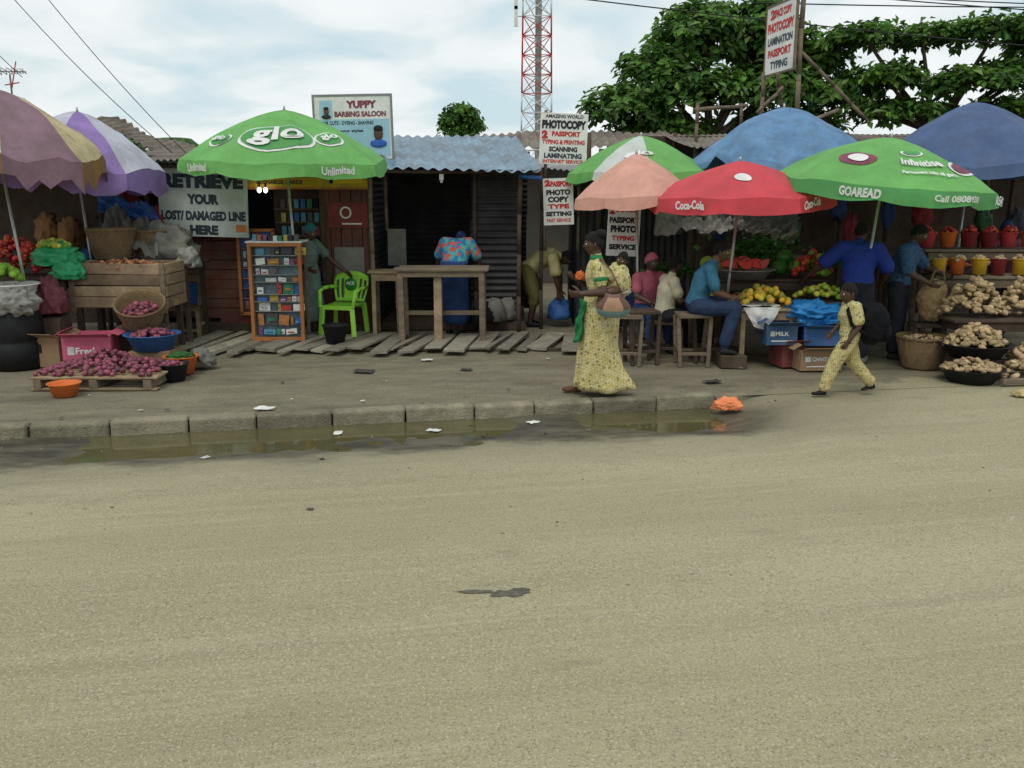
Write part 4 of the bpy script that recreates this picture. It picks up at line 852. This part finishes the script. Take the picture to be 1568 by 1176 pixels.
for i in range(17):
    t=i*2.4; q=.26*math.sqrt(i/17); c=A([2.95+q*math.cos(t),11.6+q*math.sin(t)*.8,1.16+.06*(1-q*3)])
    R=Rm(random.uniform(-35,10),random.uniform(-20,20),random.uniform(-40,40)); a=np.linspace(0,math.pi,10); w=.035
    P2=[(.1*math.cos(x_),.0,.1*math.sin(x_)) for x_ in a]; n=len(P2)
    V=A([(p[0],-w/2,p[2]-.04) for p in P2]+[(p[0],w/2,p[2]-.04) for p in P2])@Rm(180 if i%2 else 0,0,0).T@R.T+c
    mb.add(V,[tuple(range(n)),tuple(range(2*n-1,n-1,-1))],melon,False)
    V2=A([(p[0]*1.06,-w/2,p[2]*1.06-.04) for p in P2]+[(p[0]*1.06,w/2,p[2]*1.06-.04) for p in P2])@Rm(180 if i%2 else 0,0,0).T@R.T+c
    mb.add(V2,[(k,k+1,n+k+1,n+k) for k in range(n-1)],rind,True)
mb.build('watermelon_slices')
for nm,x_,y_,z_,r_,m_ in(('whole_melon',3.45,11.75,1.02,.1,rind),('cabbage',2.75,12.0,1.02,.1,greenf)):
    mb=MB()
    for dx,dy,dz in((0,0,0),(.2,.02,0),(.1,.12,.13),(-.12,.2,.02)): mb.ball((x_+dx,y_+dy,z_+r_+dz),(r_*1.1,r_,r_),m_,3)
    mb.build(nm+'_pile')
mound('yellow_fruit_pile',3.85,11.15,.8,.36,.2,.14,80,.036,[orangef,greenf,orangef]); mound('apple_pile',3.85,11.75,1.02,.28,.25,.3,70,.042,[tomato,greenf])
mound('orange_pile',2.45,11.2,.72,.2,.16,.15,30,.042,[orangef,greenf]); stool('low_stand',2.45,11.2,.7,.42,woodd)
mb=MB(); lump(mb,(3.62,10.88,.66),(.3,.2,.13),bluet2,.5,3,7); drape(mb,(3.4,10.75,.72),(3.95,10.75,.68),(3.42,10.68,.52),(3.9,10.66,.56),bluet2,20,12,.1,.02,4,3); mb.build('blue_plastic_sheet')
carton_box('cardboard_box',3.62,10.65,.02,.5,.4,.25,carton,'CHIVITA',4); carton_box('blue_carton',3.7,10.75,.29,.42,.3,.22,mat('blue_carton_print',(.04,.12,.3),.7,.3,6,dirt=.3),None,-6); carton_box('cardboard_box',3.35,10.85,.02,.3,.35,.3,mat('maroon_carton',(.2,.05,.05),.8,dirt=.4),None,10)
def leaves(name,C,S_,n,size,m,up=.3):
    C=A(C);S_=A(S_); ctr=C+rng.normal(0,.45,(n,3))*S_; d=rng.normal(0,1,(n,3)); d[:,2]=abs(d[:,2])*up+.1; d/=np.linalg.norm(d,axis=1)[:,None]
    s=np.cross(d,rng.normal(0,1,(n,3))); s/=np.linalg.norm(s,axis=1)[:,None]; nr=np.cross(d,s); L=size*rng.uniform(.6,1.2,(n,1))
    V=np.stack([ctr,ctr+d*L*.55+s*L*.28+nr*L*.08,ctr+d*L,ctr+d*L*.55-s*L*.28+nr*L*.08],1).reshape(-1,3)
    F=[f for i in range(n) for f in((4*i,4*i+1,4*i+2),(4*i,4*i+2,4*i+3))]; mb=MB(); mb.add(V,F,m,False); return mb.build(name)
veg=mat('leafy_green',(.05,.16,.025),.6,.2,5,0,island=.5,trans=.25)
leaves('leafy_vegetables',(3.3,12.3,1.3),(.5,.2,.18),500,.1,veg); leaves('leafy_vegetables',(2.2,12.5,1.0),(.4,.15,.15),300,.1,veg); leaves('leafy_vegetables',(4.1,12.0,1.15),(.25,.15,.15),250,.09,veg)
mb=MB(); drape(mb,(2.1,13.3,1.95),(3.2,13.3,2.0),(2.0,12.9,1.55),(3.3,12.8,1.6),palet,40,24,.2,.05,4,3); drape(mb,(3.0,13.0,2.0),(4.1,13.1,1.8),(3.1,12.8,1.6),(4.0,12.8,1.4),greyt,30,20,.2,.05,4,8); mb.build('plastic_sheeting')
hang=[mat('cloth_%d'%i,c,.85,.25,6,.3) for i,c in enumerate([(.28,.04,.05),(.03,.06,.16),(.3,.26,.18),(.05,.12,.05),(.2,.2,.19),(.03,.03,.04),(.2,.1,.04)])]
mb=MB()
for i in range(20):
    x_=1.7+i*.33+random.uniform(-.1,.1); z_=random.uniform(1.5,2.2); lump(mb,(x_,13.5+random.uniform(-.3,.2),z_),(random.uniform(.08,.17),.08,random.uniform(.15,.28)),random.choice(hang),.45,2.5,i,3,False); mb.cyl((x_,13.5,z_),(x_,13.6,2.7),.004,.004,black,4)
mb.build('hanging_goods')
table('produce_shelf',5.4,7.4,11.9,12.4,1.35,wood); table('produce_shelf',5.3,7.2,11.3,11.85,1.05,wood); table('produce_shelf',5.2,6.9,10.5,11.1,.62,woodd); table('produce_shelf',2.9,5.3,12.6,13.1,1.2,woodd)
mredp=mat('maroon_plastic',(.25,.03,.04),.4)
for i in range(6):
    x_=5.5+i*.27; basin('plastic_bucket',x_,12.1+random.uniform(-.05,.05),1.36,.11,.2,[redc,orangep,mredp,mredp][i%4]); mound('tomato_heap',x_,12.1,1.53,.09,.09,.1,26,.024,tomato)
for i in range(6):
    x_=5.4+i*.25; basin('plastic_bucket',x_,11.5+random.uniform(-.05,.05),1.06,.095,.2,[yellowp,orangep,yellowp,mredp][i%4],taper=.85); mound('ginger_heap',x_,11.5,1.22,.07,.07,.06,16,.025,[ginger])
for i in range(4):
    basin('enamel_bowl',5.1+i*.33,11.75,1.08,.16,.08,[steel,basketm][i%2]); mound('spice_heap',5.1+i*.33,11.75,1.13,.12,.12,.08,26,.026,[mat('pepper',(.35,.07,.03),.6,.3,9,.1,island=.4),ginger][i%2])
mb=MB(); mound('',5.55,10.85,.64,.38,.24,.42,180,.04,[ginger],1.0,1,mb=mb,noi=.12); mound('',6.2,10.9,.64,.36,.22,.42,160,.04,[ginger],1.0,1,mb=mb,noi=.12); mb.build('ginger_pile')
basin('black_basin',5.15,9.95,0,.33,.16,black); mound('ginger_pile',5.15,9.95,.12,.3,.24,.12,110,.034,[ginger],1.0,1,noi=.12)
basin('wicker_tray',5.35,10.3,.22,.38,.16,black); mb=MB(); mb.box((5.35,10.3,.11),(.5,.4,.2),woodd,jit=.01); mb.build('wooden_box')
mound('ginger_pile',5.35,10.3,.34,.34,.26,.24,160,.037,[ginger],1.0,1,noi=.12)
mound('ginger_pile',5.9,10.1,.02,.4,.3,.4,160,.042,[ginger],1.0,1,noi=.12)
basket('cane_basket',4.95,10.75,0,.3,.36); mound('groundnut_heap',4.95,10.75,.33,.25,.25,.05,110,.022,ginger,sub=1)
mb=MB(); lump(mb,(5.15,11.05,.78),(.17,.14,.26),mat('straw_bag',(.3,.2,.1),.8,.3,20,.6),.15,2,4,4,False)
mb.tube([(5.05,10.95,1.0),(5.1,10.95,1.15),(5.2,10.95,1.15),(5.24,10.95,1.0)],[.01]*4,basketm,6); mb.build('straw_bag')
stool('wooden_stool',5.1,11.05,.5,.36,woodd)
mb=MB(); mb.box((6.1,9.9,.06),(.5,.06,.1),wood,(0,0,20)); mb.box((5.8,9.75,.05),(.9,.08,.05),wood,(0,0,8)); mb.build('timber_offcuts',bevel=.004)
mb=MB()
for i in range(5): lump(mb,(1.2+i*.2,13.5+random.uniform(-.2,.2),.35+.1*(i%2)),(.22,.2,.35),random.choice(hang+[greyt]),.3,2.5,i,3)
for i in range(3): lump(mb,(-.5+i*.2,13.4+i*.2,.25),(.2,.16,.25),random.choice([greyt,black,hang[4]]),.3,2.5,i,3)
lump(mb,(.75,14.2,.2),(.18,.18,.25),bluet,.2,2,3,3); mb.build('bundles')
# ------------------------------------------------------------------ background buildings
E=empty('background_shack'); mb=MB(); mb.box((4,21,1.4),(28,.2,2.8),mat('dark_plaster',(.1,.09,.075),.9,.3,1,.2,dirt=.5)); mb.build('wall',E); mb=MB()
corr(mb,(-.9,19.6,2.9),(4.6,0,.1),(0,3,.5),rust,.2,.03,5,.06); corr(mb,(3.9,19.8,2.9),(12,0,.1),(0,3,.4),rust,.2,.03,5,.06); corr(mb,(-7,19.7,2.35),(5.9,0,.1),(0,3,.25),greyiron,.2,.03,5,.06); mb.build('roof',E)
E=empty('old_house'); mb=MB(); mb.box((-8.3,18.6,1.35),(3.5,.2,2.7),mat('stained_plaster',(.3,.27,.2),.9,.3,1.5,.2,dirt=.7)); mb.add([(-9.6,18.5,2.7),(-7.0,18.5,2.7),(-8.4,18.5,3.5)],[(0,1,2)],mat('stained_plaster',(.3,.27,.2)),False); mb.build('wall',E)
mb=MB(); corr(mb,(-8.45,18.0,3.5),(1.9,0,-.72),(.1,1.8,.0),rust,.15,.03,5,.08); corr(mb,(-9.8,18.0,2.8),(1.35,0,.7),(.1,1.8,.0),rust,.15,.03,5,.08); mb.build('roof',E)
E=empty('left_market_stall'); mb=MB(); mb.box((-9,14.2,1.3),(7.3,.06,2.5),woodd)
for x_ in(-9.2,-7.6,-5.9): mb.pole((x_,13.2,0),(x_,13.2,2.5),.04,woodd)
mb.build('frame',E); mb=MB(); corr(mb,(-12,12.9,2.45),(6.2,0,0),(0,1.6,.15),rust,.12,.02,5,.05); mb.build('roof',E)
mb=MB()
for i in range(9): lump(mb,(-6.9+i*.22,13.5+random.uniform(-.2,.2),random.uniform(.9,1.9)),(.16,.12,.25),random.choice(hang),.45,2.5,i,3,False)
mb.build('hanging_goods')
# ------------------------------------------------------------------ tower
rdp=mat('tower_red',(.42,.05,.04),.6,.15); whp=mat('tower_white',(.62,.62,.6),.6,.1)
mb=MB(); TX,TY=1.55,60.
def tw(z): return 1.02-.011*z
N=26; dz=1.15
for i in range(N):
    z0,z1=i*dz,(i+1)*dz; m=whp if (z0<8.0 or 12.2<z0<15 or z0>21) else rdp
    c=[[(TX+a*tw(z),TY+b*tw(z),z) for a,b in((-1,-.6),(1,-.6),(0,1))] for z in(z0,z1)]
    for k in range(3):
        mb.cyl(c[0][k],c[1][k],.06,.06,m,6); mb.cyl(c[0][k],c[0][(k+1)%3],.028,.028,m,5)
        mb.cyl(c[0][k],c[1][(k+1)%3],.028,.028,m,5); mb.cyl(c[1][k],c[0][(k+1)%3],.028,.028,m,5)
mb.box((TX+.1,TY-.3,14),(.4,.08,28),greyiron)
for z_ in(12.6,13.6): mb.box((TX-1.3,TY-.6,z_),(.22,.15,1.2),white); mb.cyl((TX-1.3,TY-.6,z_),(TX-.8,TY-.6,z_),.03,.03,steel)
mb.build('radio_mast')
wm=mat('cable_black',(.02,.02,.02),.6)
def wire(mb,p,q,sag,r=.012):
    p=A(p);q=A(q);P=[p+(q-p)*t-A([0,0,sag*4*t*(1-t)]) for t in np.linspace(0,1,15)]
    for a,b in zip(P[:-1],P[1:]): mb.cyl(a,b,r,r,wm,5)
mb=MB(); wire(mb,(-.5,20,6.2),(22,22,4.7),.2,.014); wire(mb,(-2,20,6.9),(20,22,5.7),.2,.014); wire(mb,(2,21,6.6),(22,23,6.3),.2,.014); wire(mb,(5,20,5.9),(20,21,6.1),.1,.014)
wire(mb,(-8.6,14,6.6),(-5.1,14,2.65),.25,.006); wire(mb,(-8.2,14,6.9),(-4.9,14,2.65),.2,.006); wire(mb,(-8.3,12.5,5.6),(-8.0,15.5,3.9),.05,.006); mb.build('power_lines')
mb=MB(); ax,ay=-8.2,15.5
mb.cyl((ax,ay,2.4),(ax,ay,3.95),.018,.014,rust,6); mb.cyl((ax-.32,ay,4.0),(ax+.22,ay+.1,4.0),.012,.012,steel,5)
for i in range(7): x_=ax-.32+i*.09; L=.2-.015*i; mb.cyl((x_,ay-L,4.0+.03),(x_,ay+L,4.0-.03),.007,.007,steel,5); mb.cyl((x_,ay,4.0-L*.4),(x_,ay,4.0+L*.4),.007,.007,steel,5)
mb.cyl((ax,ay,3.7),(ax+.12,ay,4.15),.01,.01,redi,5); mb.cyl((ax-.1,ay,3.78),(ax+.14,ay,3.82),.01,.01,redi,5); mb.build('tv_antenna')
# ------------------------------------------------------------------ trees
def tree(name,base,trunk_top,tr,lobes,ncl,nl,size,m=leafm,m2=leafd,flat=.5,dk=.35):
    mb=MB(); base=A(base,float); tt=A(trunk_top,float)
    mb.cyl(base,base+(tt-base)*.5+A([.1,0,0]),tr,tr*.75,bark,10); mb.cyl(base+(tt-base)*.5+A([.1,0,0]),tt,tr*.75,tr*.6,bark,10)
    Cl=[];Dn=[];In=[]
    for (cx,cy,cz,rx,ry,rz,wt) in lobes:
        c=A([cx,cy,cz]); mid=(tt+c)/2+A([0,0,-.15]); mb.cyl(tt-A([0,0,.2]),mid,tr*.45,tr*.3,bark,7); mb.cyl(mid,c,tr*.3,tr*.15,bark,7)
        for i in range(int(ncl*wt)):
            v=rng.normal(0,1,3); v/=np.linalg.norm(v)
            if v[2]<-.4: v[2]*=-.5
            q=rng.uniform(.55,1.04); rad=q*(1+.3*noise.noise(Vector(v*2.6)+Vector(c))); p=c+v*A([rx,ry,rz])*rad
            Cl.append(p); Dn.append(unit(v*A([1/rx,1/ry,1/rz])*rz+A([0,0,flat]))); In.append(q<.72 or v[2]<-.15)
            if i%7==0: mb.cyl(c+(p-c)*.15,p,tr*.1,tr*.04,bark,5)
    Cl=A(Cl);Dn=A(Dn); nc=len(Cl); C=np.repeat(Cl,nl,0); D0=np.repeat(Dn,nl,0)
    n=len(C); d=rng.normal(0,1,(n,3)); d-=D0*(np.sum(d*D0,1)[:,None])*.75; d/=np.linalg.norm(d,axis=1)[:,None]
    s=np.cross(d,D0+rng.normal(0,.35,(n,3))); s/=(np.linalg.norm(s,axis=1)[:,None]+1e-6); nr=np.cross(s,d)
    L=size*rng.uniform(.6,1.25,(n,1)); C=C+d*L*.15+rng.normal(0,size*.28,(n,3))
    V=np.stack([C,C+d*L*.6+s*L*.26+nr*L*.1,C+d*L-nr*L*.12,C+d*L*.6-s*L*.26+nr*L*.1],1).reshape(-1,3)
    F=[f for i in range(n) for f in((4*i,4*i+1,4*i+2),(4*i,4*i+2,4*i+3))]
    E=empty(name,tuple(base)); mb.V=[v-base for v in mb.V]; mb.build('trunk',E)
    lb=MB(); lb.add(V-base,F,m,False); o=lb.build('crown',E)
    o.data.materials.append(m2); pick=((rng.random(nc)<dk*.4)|(A(In)&(rng.random(nc)<.65))).astype(int); idx=np.repeat(np.repeat(pick,nl),2); o.data.polygons.foreach_set('material_index',idx.tolist())  # shade painted into inner and lower clumps by darker leaves, plus random clumps
    return E
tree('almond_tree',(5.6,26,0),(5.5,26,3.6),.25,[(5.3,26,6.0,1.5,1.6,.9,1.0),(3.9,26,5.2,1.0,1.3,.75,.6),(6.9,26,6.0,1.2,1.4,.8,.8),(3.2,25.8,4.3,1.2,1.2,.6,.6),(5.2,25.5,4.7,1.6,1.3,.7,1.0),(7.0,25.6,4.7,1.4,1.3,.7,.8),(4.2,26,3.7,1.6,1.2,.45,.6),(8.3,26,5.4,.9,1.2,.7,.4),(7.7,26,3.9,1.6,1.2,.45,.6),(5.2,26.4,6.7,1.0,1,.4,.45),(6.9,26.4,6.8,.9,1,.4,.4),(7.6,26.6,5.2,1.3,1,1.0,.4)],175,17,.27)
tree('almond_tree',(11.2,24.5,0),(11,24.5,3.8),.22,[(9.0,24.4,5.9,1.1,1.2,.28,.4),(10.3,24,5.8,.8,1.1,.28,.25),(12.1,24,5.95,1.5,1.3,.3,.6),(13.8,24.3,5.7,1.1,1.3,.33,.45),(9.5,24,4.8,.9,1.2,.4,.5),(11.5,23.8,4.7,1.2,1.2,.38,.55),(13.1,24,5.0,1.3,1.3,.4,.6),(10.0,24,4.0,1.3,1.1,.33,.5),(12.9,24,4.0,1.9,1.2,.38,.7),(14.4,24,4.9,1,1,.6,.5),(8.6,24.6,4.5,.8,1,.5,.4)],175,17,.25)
tree('round_tree',(-3.3,60,0),(-3.3,60,5.4),.15,[(-3.3,60,6.8,1.0,1,.65,.8),(-4.0,60,6.2,.6,.6,.6,.4),(-2.6,60,6.1,.7,.6,.6,.4),(-3.3,60,5.6,1.1,.8,.4,.5)],110,12,.36)
tree('shrub',(-9.5,23,0),(-9.5,23,2.6),.08,[(-9.4,23,3.1,.4,.4,.2,.4),(-10.2,23,3.0,.3,.4,.2,.3)],60,12,.2)
mb=MB()
for i in range(14):
    a=i/14*6.28; P=[A([-10.8+.6*t*math.cos(a),30+.6*t*math.sin(a),3.6+.55*t-.5*t*t]) for t in(0,.4,.8,1.2,1.5)]
    for p,q in zip(P[:-1],P[1:]):
        s=unit(np.cross(q-p,(0,0,1)))*.12; mb.add([p-s,q-s-A([0,0,.05]),q,p],[(0,1,2,3)],leafd,False); mb.add([p+s,q+s-A([0,0,.05]),q,p],[(0,1,2,3)],leafd,False)
mb.cyl((-10.8,30,0),(-10.8,30,3.7),.14,.1,bark); mb.build('palm_tree')
# ------------------------------------------------------------------ world, sun, camera
w=bpy.data.worlds.new('World'); sc.world=w; w.use_nodes=True; n=w.node_tree.nodes; l=w.node_tree.links
bg=n['Background']; skt=n.new('ShaderNodeTexSky'); skt.sky_type='NISHITA'; skt.sun_disc=False; skt.sun_elevation=math.radians(58); skt.sun_rotation=math.radians(200)
l.new(skt.outputs[0],bg.inputs[0]); bg.inputs[1].default_value=.12
tc=n.new('ShaderNodeTexCoord'); sp=n.new('ShaderNodeSeparateXYZ'); l.new(tc.outputs['Generated'],sp.inputs[0])
ad=n.new('ShaderNodeMath'); ad.operation='ADD'; l.new(sp.outputs['Z'],ad.inputs[0]); ad.inputs[1].default_value=.2
ab=n.new('ShaderNodeMath'); ab.operation='MAXIMUM'; l.new(ad.outputs[0],ab.inputs[0]); ab.inputs[1].default_value=.05
cx=n.new('ShaderNodeCombineXYZ')
for i,k in enumerate('XY'):
    dv=n.new('ShaderNodeMath'); dv.operation='DIVIDE'; l.new(sp.outputs[k],dv.inputs[0]); l.new(ab.outputs[0],dv.inputs[1]); l.new(dv.outputs[0],cx.inputs[i])
no=n.new('ShaderNodeTexNoise'); no.inputs['Scale'].default_value=1.6; no.inputs['Detail'].default_value=6; no.inputs['Roughness'].default_value=.5; no.inputs['Distortion'].default_value=.3; l.new(cx.outputs[0],no.inputs['Vector'])
rp=n.new('ShaderNodeValToRGB'); e=rp.color_ramp.elements; e[0].position=.36; e[0].color=(.62,.78,.84,1); e[1].position=.6; e[1].color=(.97,1.0,1.0,1); em=e.new(.46); em.color=(.78,.87,.89,1); em=e.new(.51); em.color=(.89,.94,.95,1)
l.new(no.outputs['Fac'],rp.inputs[0])
b2=n.new('ShaderNodeBackground'); l.new(rp.outputs[0],b2.inputs[0]); b2.inputs[1].default_value=.98
ms=n.new('ShaderNodeMixShader'); ms.inputs[0].default_value=.92; l.new(bg.outputs[0],ms.inputs[1]); l.new(b2.outputs[0],ms.inputs[2]); l.new(ms.outputs[0],n['World Output'].inputs['Surface'])
sl=bpy.data.lights.new('Sun','SUN'); sl.energy=1.25; sl.angle=math.radians(25); sl.color=(1,.96,.87); so=bpy.data.objects.new('Sun',sl); col.objects.link(so); so.rotation_euler=(math.radians(32),0,math.radians(-20))
cam=bpy.data.cameras.new('Camera'); co=bpy.data.objects.new('Camera',cam); col.objects.link(co); co.location=(0,0,2.1); co.rotation_euler=(math.radians(90-12.1),0,0)
cam.sensor_width=36; cam.lens=36*1385/1568; cam.clip_end=2000; cam.clip_start=.1; sc.camera=co
sc.view_settings.view_transform='Standard'; sc.view_settings.look='None'; sc.view_settings.exposure=0
print('FACES',sum(len(o.data.polygons) for o in bpy.data.objects if o.type=='MESH'))
